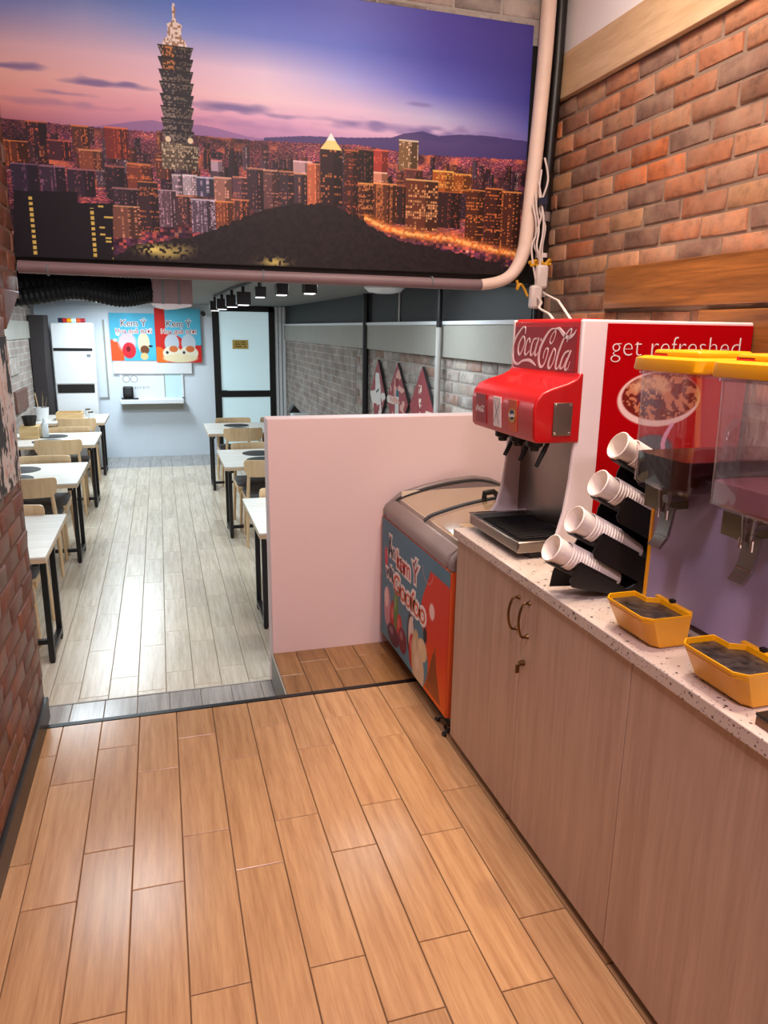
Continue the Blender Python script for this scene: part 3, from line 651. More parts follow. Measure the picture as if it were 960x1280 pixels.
# ================================================================== mural, pipes, cables
def mural_paint(a, b):
    X = a-.52; Z = b+1.80; XX, ZZ = X, Z; GX = X[0]; GZ = Z[:, 0]
    # sky from a coarse table
    sx = np.array(MURAL_SKY_X); sz = np.array(MURAL_SKY_Z); T = np.array(MURAL_SKY, float)
    fi = np.interp(X, sx, np.arange(len(sx))); fj = np.interp(-Z, -sz, np.arange(len(sz)))
    i0 = np.clip(np.floor(fi).astype(int), 0, len(sx)-2); j0 = np.clip(np.floor(fj).astype(int), 0, len(sz)-2); u = (fi-i0)[..., None]; v = (fj-j0)[..., None]
    img = (T[j0, i0]*(1-u)+T[j0, i0+1]*u)*(1-v)+(T[j0+1, i0]*(1-u)+T[j0+1, i0+1]*u)*v
    for (cx, cz), ra, rb, s in MURAL_CLOUDS:
        w = (vnoise(X*18, Z*60, 3)-.5)*.9
        m = np.clip(1-np.sqrt(((X-cx)/(ra*1.25))**2+((Z-cz)/(rb*1.2))**2)+w, 0, 1)*1.25
        img = mixin(img, np.clip(m, 0, 1), (104, 92, 146), s*.9)
    img = mixin(img, inpoly(X, Z, MURAL_RIDGE_L), (138, 104, 150), .75)
    img = mixin(img, inpoly(X, Z, MURAL_RIDGE_R), (58, 48, 96), .85)
    hx = [p[0] for p in MURAL_HORIZON]; hz = [p[1] for p in MURAL_HORIZON]
    H = np.interp(X, hx, hz)+.004*vnoise(X*90, Z*0, 9)
    city = Z < H; dep = np.clip((H-Z)/.32, 0, 1)
    # carpet of small roofs and lights, larger towards the foot
    cs = .0045+.010*dep
    ii, jj = np.floor(X/cs), np.floor(Z/(cs*.8)); r = hsh(ii, jj, 1); r2 = hsh(ii, jj, 2)
    base = np.stack([74+60*r, 46+34*r, 66+40*r2], -1)
    base = np.where((r2 > .84)[..., None], np.array((220, 110, 96.)), base)
    base = np.where((r > .95)[..., None], np.array((250, 180, 140.)), base)
    base = np.where((r2 < .22)[..., None], np.array((44, 30, 48.)), base)
    warm = vnoise(X*9, Z*22, 5)
    base = base*(.42+.55*warm[..., None])+np.array((40, 8, 10.))*warm[..., None]
    img = np.where(city[..., None], base, img)
    gl_ = np.clip(vnoise(X*16, Z*34, 21)-.62, 0, 1)*2.4*np.clip((Z-1.93)/.05, 0, 1)
    img = np.where(city[..., None], mixin(img, gl_, (244, 128, 74), .9), img)
    # tower blocks
    def block(img, x0, x1, z0, z1, bc, lc, pw, ph, d, seed):
        i0, i1 = np.searchsorted(GX, x0), np.searchsorted(GX, x1, 'right'); j0, j1 = np.searchsorted(GZ, z0), np.searchsorted(GZ, z1, 'right')
        if i1 <= i0 or j1 <= j0: return img
        X = XX[j0:j1, i0:i1]; Z = ZZ[j0:j1, i0:i1]
        fa = ((X-x0)/pw) % 1; fb = ((Z-z0)/ph) % 1
        ci, cj = np.floor((X-x0)/pw), np.floor((Z-z0)/ph); lit = (hsh(ci, cj, seed)*.45+(hsh(ci, 7, seed) if seed % 3 else hsh(3, cj, seed))*.55 < d*.92) & (fa > .25) & (fb > .22)
        shade = 1-.35*((X-x0)/(x1-x0) > .62)
        col = np.array(bc, float)*shade[..., None]
        br = (.65+.45*hsh(np.floor((X-x0)/pw), np.floor((Z-z0)/ph), seed+5))[..., None]
        col = np.where(lit[..., None], np.array(lc, float)*br*.82+col*.18, col)
        img[j0:j1, i0:i1] = col
        return img
    rr = random.Random(5)
    for k in range(150):                                    # background blocks
        x = rr.uniform(-.5, 1.64); hzz = float(np.interp(x, hx, hz)); q = rr.random()**.8
        zb = hzz-.03-.22*q; w = .02+.03*q; h = (.03+.06*rr.random())*(.5+q)
        g = rr.choice([((84, 52, 62), (214, 130, 110)), ((60, 42, 58), (180, 110, 110)), ((120, 62, 52), (246, 150, 90)), ((100, 76, 90), (226, 190, 180)), ((52, 34, 44), (230, 120, 70))])
        img = block(img, x, x+w, zb-.03, min(zb+h, hzz+.012), tuple(v*.75 for v in g[0]), tuple(v*.85 for v in g[1]), .0058, .0068, .36, k)
    for k, (x0, x1, z0, z1, bc, lc, pw, ph, d) in enumerate(sorted(MURAL_BUILDINGS, key=lambda t: -t[2])):
        img = block(img, x0, x1, z0, z1, tuple(v*.8 for v in bc), tuple(v*q for v, q in zip(lc, (.95, .86, .9))), pw*.62, ph*.66, d*.85, k+400)
        img = mixin(img, ((X >= x0) & (X <= x1) & (np.abs(Z-z1) < .003)).astype(float), lc, .7)
    # gold crowned block
    tip, tl, br_ = MURAL_CROWN
    img = block(img, tl[0], br_[0], br_[1], tl[1], (44, 28, 32), (206, 120, 64), .010, .010, .3, 777)
    cxm = (tl[0]+br_[0])/2
    img = mixin(img, ((np.abs(X-cxm) < .047*np.clip((tip[1]-Z)/(tip[1]-tl[1]), 0, 1)) & (Z > tl[1]) & (Z < tip[1])).astype(float), (255, 214, 130))
    img = mixin(img, ((np.abs(X-cxm) < .020*np.clip((tip[1]+.008-Z)/.03, 0, 1)) & (Z > tl[1]+.035) & (Z < tip[1]+.008)).astype(float), (255, 240, 220))
    # the tall tower: eight flaring tiers, base and spire
    for k, (xc, zt, zb, w0, w1) in enumerate(MURAL_TOWER):
        t = np.clip((zt-Z)/(zt-zb), 0, 1); hw = w0*1.02*(1-t)+w1*.93*t; m = (Z <= zt) & (Z > zb) & (np.abs(X-xc) < hw)
        fl = (np.floor(Z/.0052)); lit = hsh(np.floor(X/.0048), fl, 11)*.6+hsh(3, fl, 12)*.4 > .60
        face = X < xc-.006
        col = np.where(lit[..., None], np.array((118, 106, 90.)), np.array((40, 37, 42.)))*np.where(face, 1.12, .86)[..., None]
        col = np.where((t < .14)[..., None], np.array((26, 24, 28.)), col)
        if k < 2: col = np.where((face & (X > xc-.05))[..., None], col*np.array((1.5, 1.1, .7)), col)
        img = np.where(m[..., None], col, img)
    (bx0, bz0), (bx1, bz1) = MURAL_TOWER_BASE
    img = block(img, bx0, bx1, bz0, bz1, (96, 82, 66), (226, 206, 160), .007, .0075, .5, 321)
    for dx in (-.040, .046): img = mixin(img, ell(X, Z, MURAL_TOWER[-1][0]+dx, bz1+.012, .011, .011), (236, 214, 170))
    S = MURAL_SPIRE; zz = [p[1] for p in S]; ww = np.interp(-Z, [-q for q in zz], [p[2]/2 for p in S]); xx = np.interp(-Z, [-q for q in zz], [p[0] for p in S])
    m = (Z <= zz[0]) & (Z > zz[-1]) & (np.abs(X-xx) < ww)
    img = np.where(m[..., None], np.where((hsh(np.floor(X/.006), np.floor(Z/.008), 4) > .4)[..., None], np.array((244, 226, 206.)), np.array((170, 132, 96.))), img)
    # wooded hill, lit road, dark block in front
    road = np.zeros_like(X)
    for (x0, z0), (x1, z1) in zip(MURAL_ROAD[:-1], MURAL_ROAD[1:]):
        m = (X >= x0) & (X < x1); zc = z0+(z1-z0)*(X-x0)/(x1-x0); road = np.where(m, np.maximum(road, np.exp(-((Z-zc)/.020)**2)), road)
    img = mixin(img, road*(.6+.4*vnoise(X*60, Z*60, 8)), (255, 132, 40), .95)
    img = mixin(img, road**4*(vnoise(X*120, Z*120, 18) > .4), (255, 206, 120), .8)
    edge = .010*(vnoise(X*45, Z*45, 6)-.5)+.008*(vnoise(X*130, Z*130, 7)-.5)
    hill = inpoly(X, Z+edge, MURAL_HILL); tree = vnoise(X*70, Z*80, 12)
    img = np.where((hill > .5)[..., None], np.array((22, 17, 19.))+np.array((16, 13, 12.))*tree[..., None], img)
    for cx, cz, s in ((.0, 1.845, 1), (.06, 1.83, .6), (.495, 1.815, .8), (.10, 1.85, .5)):
        g = np.exp(-(((X-cx)/.06)**2+((Z-cz)/.02)**2))*(vnoise(X*110, Z*110, 14) > .45)
        img = mixin(img, g, (236, 214, 110), s)
    blk = inpoly(X, Z, MURAL_BLOCK)
    lit = ((hsh(np.floor(X/.020), np.floor(Z/.013), 44) > .80) & ((Z/.013) % 1 > .45) & (X > -.20) & (X < -.125)) | ((np.abs(X+.445) < .006) & ((Z/.02) % 1 > .4) & (Z < 2.02)) | ((np.abs(X+.225) < .006) & ((Z/.02) % 1 > .4) & (Z < 1.99))
    img = np.where((blk > .5)[..., None], np.where(lit[..., None], np.array((220, 190, 90.)), np.array((17, 14, 20.))), img)
    img = mixin(img, (blk < .5)*(Z < 1.83)*(X > 1.30)*(hill < .5)*.9, (46, 38, 62))
    # lamp light on the paper is warm, so the ink is laid a touch cooler
    return img*np.array((1.0, 1.04, 1.12))
mu = thing('city_mural', 'large printed mural of a city skyline with a tall tower at dusk', 'mural', (.57, YM, 1.80))
build('canvas', MB().box(-.52, 1.66, YM+.001, YM+.016, 1.797, 2.85), 'black', mu, .002)
printed('print', mu, (-.52, YM, 1.80), (1, 0, 0), (0, 0, 1), 2.18, 1.048, 1000, 480, mural_paint, 'print_canvas')

# white wrapped pipe under and beside the mural
path = [(XL+.01, 3.262, 1.757), (.2, 3.262, 1.752), (.9, 3.262, 1.750), (1.36, 3.262, 1.748), (1.47, 3.262, 1.752), (1.56, 3.262, 1.775), (1.615, 3.262, 1.82), (1.652, 3.262, 1.90), (1.665, 3.262, 2.0), (1.69, 3.262, 2.4), (1.705, 3.262, 2.8), (1.71, 3.262, CEIL-.01)]
cp = [tuple(p) for p in catmull(path, 5)]
rad = [float(np.interp(i, [0, 16, 26, 36, 60], [.024, .024, .027, .033, .034])) for i in range(len(cp))]
pp = thing('wrapped_pipe', 'white wrapped pipe running below the mural and up its right side', 'pipe', (.6, 3.262, 1.72))
build('horizontal_run', MB().tube(cp[:19], rad[:19], 14), 'pipe_mauve', pp)
build('vertical_run', MB().tube(cp[18:], rad[18:], 14), 'pipe', pp)
for x in (-.40, .44, 1.20):
    build('joint_band', MB().cyl((x-.004, 3.262, 1.752), (x+.004, 3.262, 1.752), .0262, n=14), 'ink_grey', pp)
bp_ = thing('drain_pipe', 'black vertical pipe in the corner beside the brick wall', 'pipe', (1.765, 3.27, 1.72))
build('pipe', MB().tube([(1.755, 3.275, 1.60), (1.752, 3.27, 2.1), (1.772, 3.27, 2.7), (1.775, 3.27, CEIL-.01)], .026, 12), 'black_plastic', bp_)
build('collar', MB().cyl((1.752, 3.272, 2.04), (1.752, 3.272, 2.08), .030), 'grey_plastic', bp_)
build('collar', MB().cyl((1.752, 3.272, 1.88), (1.752, 3.272, 1.90), .029), 'white_plastic', bp_)
# cables hanging down to the drinks machine
cb = thing('cable_bundle', 'tangle of white cables and adapters with a yellow tie above the red machine', 'cables', (1.68, 3.2, 1.60))
def wiggle(p0, p1, n, amp, seed):
    r = random.Random(seed); P = []
    for i in range(n+1):
        t = i/n; k = amp*math.sin(PI*t)
        P.append(tuple(p0[j]*(1-t)+p1[j]*t+r.uniform(-k, k) for j in range(3)))
    return [tuple(q) for q in catmull(P, 5)]
for i in range(5):
    build('cable', MB().tube(wiggle((1.66+.012*i, 3.215, 2.10+.05*i), (1.70+.01*i, 3.20, 1.70), 6, .025, 20+i), .0045, 6), 'cable_white', cb)
build('cable', MB().tube(wiggle((1.70, 3.19, 1.70), (1.36, 2.42, 1.583), 5, .02, 31), .005, 6), 'cable_white', cb)
build('cable', MB().tube(wiggle((1.73, 3.19, 1.72), (1.42, 2.40, 1.583), 5, .02, 33), .005, 6), 'cable_white', cb)
for x, z, a in ((1.715, 1.79, .2), (1.69, 1.70, -.25)):
    build('adapter', MB().box(x-.028, x+.028, 3.17, 3.21, z-.055, z+.05), 'cable_white', cb, .012)
build('yellow_tie', MB().tube(wiggle((1.655, 3.205, 1.85), (1.765, 3.205, 1.86), 8, .016, 41), .008, 6).tube(wiggle((1.765, 3.20, 1.845), (1.66, 3.20, 1.838), 7, .016, 43), .007, 6), 'cable_yellow', cb)
build('yellow_tie', MB().tube(wiggle((1.60, 3.21, 1.77), (1.66, 3.21, 1.70), 6, .02, 47), .006, 6), 'cable_yellow', cb)
build('purple_clip', MB().box(1.69, 1.72, 3.19, 3.215, 2.10, 2.13), 'ink_dark', cb)

# poster on the left wall
def ink_poster(a, b):
    img = np.zeros(a.shape+(3,))+np.array((200, 184, 176)); n = vnoise(a*16, b*12, 2)*.4+vnoise(a*48, b*18, 3)*.35+vnoise(a*110, b*60, 4)*.25
    img = mixin(img, (n > .52).astype(float), (40, 38, 40), .95); img = mixin(img, (n < .30).astype(float), (170, 110, 96), .6)
    return mixin(img, (np.abs(n-.45) < .03).astype(float), (196, 206, 214), .6)
ps = thing('ink_poster', 'black ink drawing poster hanging on the left brick wall', 'poster', (XL+.012, 2.3, 1.0))
build('backing', MB().box(XL+.007, XL+.012, 1.5, 2.86, 1.0, 1.50), 'paper', ps)
printed('print', ps, (XL+.0125, 1.5, 1.0), (0, 1, 0), (0, 0, 1), 1.36, .50, 240, 90, ink_poster)

# ================================================================== counter
ZC = .853; XF = .976
wt = tag(build('worktop', MB().box(XF, XR-.004, -.3, 2.35, .820, ZC), 'terrazzo', bevel=.003), 'speckled terrazzo worktop carrying the drinks machines', 'worktop')
def cabinet(y0, y1, seams, label, handles, lock):
    t = thing('base_cabinet', label, 'cabinet', (1.4, (y0+y1)/2, 0))
    build('body', MB().box(1.008, XR-.006, y0+.001, y1-.001, .07, .818), 'cabinet_in', t)
    build('plinth', MB().box(1.035, XR-.02, y0+.001, y1-.001, .0, .07), 'black', t)
    ys = [y0]+seams+[y1]
    for i, (a, b) in enumerate(zip(ys[:-1], ys[1:])):
        d = build('door', MB().box(.988, 1.007, a+.0012, b-.0012, .035, .817), 'cabinet', t, .001)
        for hy, za, zb in handles:
            if a < hy < b:
                build('handle', MB().tube(catmull([(.988, hy, za), (.965, hy, za-.004), (.955, hy, (za+zb)/2), (.965, hy, zb+.004), (.988, hy, zb)], 4), .004, 8)
                      .lathe([(.008, 0), (.006, .006)], (.988, hy, za), (-1, 0, 0), 10).lathe([(.008, 0), (.006, .006)], (.988, hy, zb), (-1, 0, 0), 10), 'brass', d)
        if lock and a < lock[0] < b:
            build('lock', MB().cyl((.988, lock[0], lock[1]), (.972, lock[0], lock[1]), .009, .008, 12).box(.962, .974, lock[0]-.002, lock[0]+.002, lock[1]-.03, lock[1]-.004), 'brass', d)
    return t
cabinet(1.295, 2.335, [1.822], 'wood laminate base cabinet with two brass handles beside the freezer', [(1.848, .772, .672), (1.782, .776, .672)], (1.795, .583))
cabinet(.255, 1.295, [.775], 'wood laminate base cabinet under the juice dispenser, plain doors without handles', [], None)

# ================================================================== ice cream freezer
FZ = thing('ice_cream_freezer', 'ice cream chest freezer with curved glass top and blue and red print', 'freezer', (1.32, 2.82, 0))
FY0, FY1, FX0, FX1 = 2.375, 3.262, .985, 1.655
build('body', MB().box(FX0+.012, FX0+.06, FY0, FY1, .075, .675).box(FX1-.055, FX1, FY0, FY1, .075, .675).box(FX0+.05, FX1-.05, FY0, FY0+.05, .075, .675).box(FX0+.05, FX1-.05, FY1-.05, FY1, .075, .675).box(FX0+.05, FX1-.05, FY0+.04, FY1-.04, .075, .449), 'ink_orange', FZ, .004)
build('base_skirt', MB().box(FX0+.03, FX1-.02, FY0+.02, FY1-.02, .045, .08), 'black_plastic', FZ)
arc = [(.985, .672), (.984, .705), (.995, .728), (1.067, .787), (1.19, .82), (1.31, .842), (1.44, .852), (1.53, .838), (1.62, .798), (1.655, .75), (1.655, .655)]
inner = [(1.05, .655), (1.05, .715), (1.085, .765), (1.19, .80), (1.31, .822), (1.44, .832), (1.52, .818), (1.58, .79), (1.60, .74), (1.60, .655)]
for a, b in ((FY0, FY0+.04), (FY1-.04, FY1)):
    build('end_rim', MB().prism(arc, 1, a, b), 'grey_plastic', FZ, .008)
build('front_rim', MB().prism([(.985, .672), (.984, .705), (.995, .729), (1.028, .757), (1.045, .750), (1.04, .672)], 1, FY0+.05, FY1-.05), 'grey_plastic', FZ, .006)
build('back_rim', MB().prism([(1.655, .652), (1.655, .75), (1.62, .796), (1.58, .812), (1.57, .79), (1.60, .655)], 1, FY0+.05, FY1-.05), 'grey_plastic', FZ, .006)
gl = catmull([(1.028, .757), (1.07, .783), (1.19, .815), (1.31, .836), (1.44, .846), (1.53, .830), (1.585, .808)], 5)
ym = (FY0+FY1)/2-.02
for y0, y1, dz in ((FY0+.05, ym+.02, 0), (ym-.02, FY1-.05, -.010)):
    lid = build('glass_lid', MB().sweep([[(p[0], y0, p[1]+dz) for p in gl], [(p[0], y1, p[1]+dz) for p in gl]]), 'glass', FZ)
    ye = y1-.022 if dz == 0 else y1-.012
    build('lid_frame', MB().sweep([[(p[0], ye+k, p[1]+dz+.004) for p in gl] for k in (0, .022)]).sweep([[(p[0], ye+k, p[1]+dz-.006) for p in gl] for k in (0, .022)]).sweep([[(p[0], ye, p[1]+dz+k) for p in gl] for k in (-.006, .004)]), 'mat_black', lid)
build('lid_handle', MB().tube([(1.30, ym, .842), (1.30, ym, .868), (1.34, ym, .872), (1.37, ym, .848)], .013, 8), 'black_plastic', FZ)
build('liner', MB().box(1.055, 1.06, FY0+.055, FY1-.055, .45, .76).box(1.575, 1.58, FY0+.055, FY1-.055, .45, .78).box(1.06, 1.58, FY0+.055, FY1-.055, .45, .46).box(1.06, 1.575, FY1-.06, FY1-.055, .45, .80).box(1.06, 1.575, FY0+.055, FY0+.06, .45, .80), 'liner', FZ)
def freezer_paint(a, b):
    Y = FY1-a; img = np.zeros(a.shape+(3,))+np.array((92, 142, 166))
    img = img*(1-.12*vnoise(a*4, b*4, 1))[..., None]
    wave = .62+.05*np.sin(b*14)-.10*np.clip((.35-b)/.35, 0, 1)*0
    img = mixin(img, np.clip((a-wave)/.006, 0, 1)*np.clip((.535-b)/.006, 0, 1), (214, 56, 34))
    img = mixin(img, np.clip((a-wave)/.006, 0, 1)*np.clip((.30-b)/.30, 0, 1), (232, 106, 24), .9)
    # fruit and scoops along the foot, a cone at the near end
    for ca, cb, ra, rb, c in ((.10, .17, .05, .10, (206, 150, 166)), (.085, .21, .035, .05, (236, 206, 206)), (.20, .14, .055, .09, (186, 40, 44)), (.235, .20, .035, .10, (96, 140, 60)), (.29, .13, .04, .07, (206, 60, 56)), (.20, .06, .09, .05, (92, 36, 60)),
                              (.34, .09, .06, .06, (120, 40, 58)), (.45, .17, .05, .10, (60, 40, 44)), (.455, .17, .038, .085, (222, 206, 196)), (.47, .10, .04, .08, (196, 44, 48)), (.52, .10, .055, .12, (206, 180, 140)), (.60, .16, .055, .05, (226, 200, 160)), (.56, .05, .07, .09, (222, 196, 166)), (.66, .42, .0, .0, (0, 0, 0))):
        if ra: 
            k = ell(a, b, ca, cb, ra, rb, .12); img = mixin(img, k, c); img = mixin(img, ell(a, b, ca-ra*.3, cb+rb*.3, ra*.35, rb*.35, .6), (255, 240, 232), .35)
    cone = ((b > .02) & (b < .20) & (np.abs(a-.735) < .075*(.20-b)/.18+.012)).astype(float)
    cone = np.maximum(cone, ((np.abs(a-.735-(b-.1)*.1) < .055*np.clip((.25-b)/.2, 0, 1)) & (b > .03)).astype(float))
    img = mixin(img, cone, (160, 84, 40)); img = mixin(img, cone*(((a+b)*60 % 1 < .14) | ((a-b)*60 % 1 < .14)), (116, 54, 26), .8)
    img = mixin(img, ell(a, b, .70, .37, .03, .035, .3), (244, 210, 206)); img = mixin(img, ell(a, b, .63, .24, .022, .035, .2), (40, 40, 48))
    img = mixin(img, ell(a, b, .07, .40, .03, .06, .2)*((a+b*.2) > .13), (214, 84, 96)); img = mixin(img, ell(a, b, .15, .47, .016, .03, .2), (40, 52, 66))
    for ca, cb in ((.43, .29), (.47, .25), (.40, .33)): img = mixin(img, ell(a, b, ca, cb, .010, .012, .2), (226, 216, 222))
    img = mixin(img, (np.abs(np.hypot(a-.64, b-.53)-.06) < .003)*(b < .53), (214, 150, 140), .7)
    return img
fp = build('front_panel', MB().box(FX0, FX0+.012, FY0+.001, FY1-.001, .078, .672), 'ink_orange', FZ, .002)
printed('print', fp, (FX0-.0012, FY1-.004, .079), (0, -1, 0), (0, 0, 1), FY1-FY0-.008, .592, 210, 140, freezer_paint)
def freezer_text(body, y, z, size, ink, sx=1, sh=0):
    text('lettering', body, size, 'white_ink', fp, (FX0-.0015, y, z), (0, -1, 0), (0, 0, 1), .0008, .011*size/.1, sx=sx)
    text('lettering', body, size, ink, fp, (FX0-.0026, y, z), (0, -1, 0), (0, 0, 1), .0008, 0, sx=sx)
freezer_text('Ăn', 3.095, .545, .10, 'ink_dark')
freezer_text('kem', 2.925, .525, .115, 'ink_red')
freezer_text('Ý', 2.765, .535, .12, 'ink_darkred')
freezer_text('với', 3.125, .425, .09, 'ink_dark')
freezer_text('Goofoo', 2.845, .400, .135, 'ink_orange', 1.02)
for x, y in ((FX0+.08, FY0+.08), (FX0+.08, FY1-.08), (FX1-.08, FY0+.08), (FX1-.08, FY1-.08)):
    build('caster', MB().cyl((x, y-.012, .024), (x, y+.012, .024), .024, n=14).cyl((x, y, .03), (x, y, .06), .01), 'black_plastic', FZ)
build('power_cable', MB().tube(wiggle((.99, 2.50, .012), (1.06, 2.39, .05), 7, .022, 3), .006, 6).tube(wiggle((1.0, 2.42, .02), (.985, 2.37, .008), 5, .02, 8), .006, 6), 'black_plastic', FZ)
for i, (x, y, w) in enumerate(((1.20, 2.62, .20), (1.44, 2.66, .18), (1.22, 3.0, .22), (1.45, 3.04, .2))):
    tag(build('carton', MB().box(x-w/2, x+w/2, y-.14, y+.14, .461, .60+.03*(i % 2)), 'carton', bevel=.004), 'pale carton inside the freezer, '+['near corridor side', 'near wall side', 'far corridor side', 'far wall side'][i]+' of four', 'carton', 'cartons in the freezer')

# ================================================================== fountain drinks machine
MY0, MY1 = 1.935, 2.388
DM = thing('soda_fountain', 'red fountain drinks machine with white script lettering on its hood', 'drinks machine', (1.42, 2.16, ZC))
shell = [(1.186, 1.578), (1.188, 1.35), (1.188, 1.22), (1.182, 1.10), (1.170, 1.0), (1.152, .93), (1.12, .885), (1.10, .874), (1.795, .874), (1.795, 1.578)]
for a, b in ((MY0, MY0+.018), (MY1-.018, MY1)):
    build('side_panel', MB().prism(shell, 1, a, b), 'white_plastic', DM, .006, seg=3)
build('body', MB().box(1.26, 1.79, MY0+.018, MY1-.018, .874, 1.574), 'white_plastic', DM)
build('base', MB().box(1.07, 1.78, MY0+.02, MY1-.03, ZC, .875), 'black_plastic', DM, .004)
hood = [(1.200, 1.424), (1.187, 1.424), (1.178, 1.408), (1.150, 1.394), (1.10, 1.380), (1.066, 1.366), (1.048, 1.345), (1.041, 1.315), (1.046, 1.232), (1.056, 1.218), (1.200, 1.216)]
hd = build('hood', MB().prism(hood, 1, MY0-.004, MY1-.002), 'red', DM, .012, seg=4)
sg = build('sign_box', MB().prism([(1.262, 1.581), (1.20, 1.581), (1.188, 1.574), (1.1868, 1.56), (1.1868, 1.40), (1.262, 1.40)], 1, MY0+.016, MY1-.014), 'red', DM, .004)
build('sign_face', MB().box(1.1852, 1.190, MY0+.028, MY1-.022, 1.424, 1.558), 'red_sign', sg, .001)
sb = MB(); fr = lambda a, b, t: (1.1850-t, a, b)
for st in SCRIPT_STROKES: ribbon(sb, [(p[0], p[1], p[2]*1.35) for p in st], fr)
lt = build('lettering', sb, 'white_ink', sg); lab(lt, 'white flowing script reading Coca-Cola')
# labels on the hood front
hx = lambda z: np.interp(z, [1.232, 1.315], [1.046, 1.041])
def lab_red(a, b):
    img = np.zeros(a.shape+(3,))+np.array((168, 20, 28)); return img
def label_plate(y0, y1, z0, z1, mat):
    return build('flavour_label', MB().prism([(1.0385, z1), (1.0435, z0), (1.0465, z0), (1.0415, z1)], 1, y0, y1), mat, hd)
label_plate(2.262, 2.345, 1.238, 1.335, 'red_sign')
sb = MB(); k = .17
fr2 = lambda a, b, t: (1.0405-t, 2.303+(a-2.15)*k, 1.285+(b-1.49)*k)
for st in SCRIPT_STROKES: ribbon(sb, [(p[0], p[1], p[2]*1.1) for p in st], fr2, .0008, 4)
build('lettering', sb, 'white_ink', hd)
label_plate(2.150, 2.205, 1.238, 1.335, 'white_ink')
cr = MB()
for a in (-1, 1): ribbon(cr, [(2.1775-a*.020, 1.25, .002), (2.1775+a*.020, 1.322, .002)], lambda p, q, t: (1.0395-t, p, q), .0006)
build('cross_mark', cr, 'ink_grey', hd)
label_plate(2.038, 2.095, 1.238, 1.335, 'ink_orange')
build('badge', MB().lathe([(.022, 0), (.022, .0012)], (1.0405, 2.066, 1.287), (-1, 0, 0), 20), 'gold', hd)
build('badge', MB().lathe([(.016, 0), (.016, .0010)], (1.0393, 2.066, 1.289), (-1, 0, 0), 20), 'ink_dark', hd)
text('lettering', 'Fanta', .018, 'white_ink', hd, (1.0375, 2.066, 1.288), (0, -1, .12), (0, .12, 1), .0006, .0003)
# metal plate on the near side of the hood
pl = build('metal_plate', MB().box(1.105, 1.168, MY0-.0085, MY0-.004, 1.240, 1.338), 'steel', hd, .002)
for x in (1.112, 1.161):
    for z in (1.247, 1.331): build('screw', MB().lathe([(.005, 0), (.003, .003)], (x, MY0-.0085, z), (0, -1, 0), 10), 'chrome', pl)
build('splash_plate', MB().box(1.236, 1.262, MY0+.018, MY1-.018, .875, 1.217), 'steel', DM)
for y in (2.215, 2.105, 1.995):
    build('nozzle', MB().lathe([(.026, 0), (.026, -.018), (.016, -.024), (.014, -.034)], (1.085, y, 1.220), n=16), 'black_plastic', DM)
    build('lever', MB().tube([(1.135, y, 1.218), (1.120, y, 1.185), (1.095, y, 1.135)], [.006, .008, .007], 8), 'black_plastic', DM)
tr_ = build('drip_tray', MB().box(1.022, 1.236, MY0+.006, 2.318, .874, .912), 'steel', DM, .006)
build('tray_well', MB().box(1.034, 1.226, MY0+.02, 2.304, .909, .9135), 'black', tr_)
for k in range(15):
    y = MY0+.032+k*.0185; build('grille_bar', MB().cyl((1.036, y, .9165), (1.224, y, .9165), .0032, n=6), 'black_metal', tr_)
build('tray_edge', MB().tube([(1.022, MY0+.006, .914), (1.022, 2.318, .914), (1.236, 2.318, .914)], .003, 6), 'chrome', tr_)
# printed side panel
def side_paint(a, b):
    x = a+1.268; z = b+.95; img = np.zeros(a.shape+(3,))+np.array((178, 0, 10))
    rim = ell(x, z, 1.47, 1.345, .150, .085, .04)-ell(x, z, 1.475, 1.352, .140, .073, .04)
    img = mixin(img, ell(x, z, 1.475, 1.352, .14, .073, .04), (120, 36, 30)); n = vnoise(x*50+z*30, z*60, 4)*.6+vnoise(x*140, z*150, 5)*.4
    img = mixin(img, ell(x, z, 1.475, 1.352, .14, .073, .04)*(n > .55), (206, 130, 96)); img = mixin(img, ell(x, z, 1.44, 1.385, .07, .03, .4), (232, 190, 150), .7)
    img = mixin(img, ell(x, z, 1.43, 1.335, .05, .04, .3)*(n < .5), (96, 60, 76), .8)
    img = mixin(img, np.clip(rim, 0, 1), (244, 214, 206))
    img = mixin(img, ell(x, z, 1.46, 1.19, .075, .045, .2), (96, 100, 110)); img = mixin(img, (np.abs(x-1.52-.02*np.sin(z*30)) < .008)*(z > 1.15)*(z < 1.27), (232, 170, 200))
    return mixin(img, (np.abs(x-1.62+.1*(z-1.3)) < .010)*(z > 1.1)*(z < 1.42), (240, 190, 90), .5)
sp = build('side_print', MB().box(1.268, 1.79, MY0-.004, MY0, .95, 1.568), 'red_flat', DM)
printed('print', sp, (1.268, MY0-.0045, .95), (1, 0, 0), (0, 0, 1), .522, .618, 200, 236, side_paint, 'print_matt')
text('lettering', 'get refreshed', .086, 'white_ink', sp, (1.518, MY0-.0052, 1.500), (1, 0, 0), (0, 0, 1), .0008, -.0018, sx=1.02)

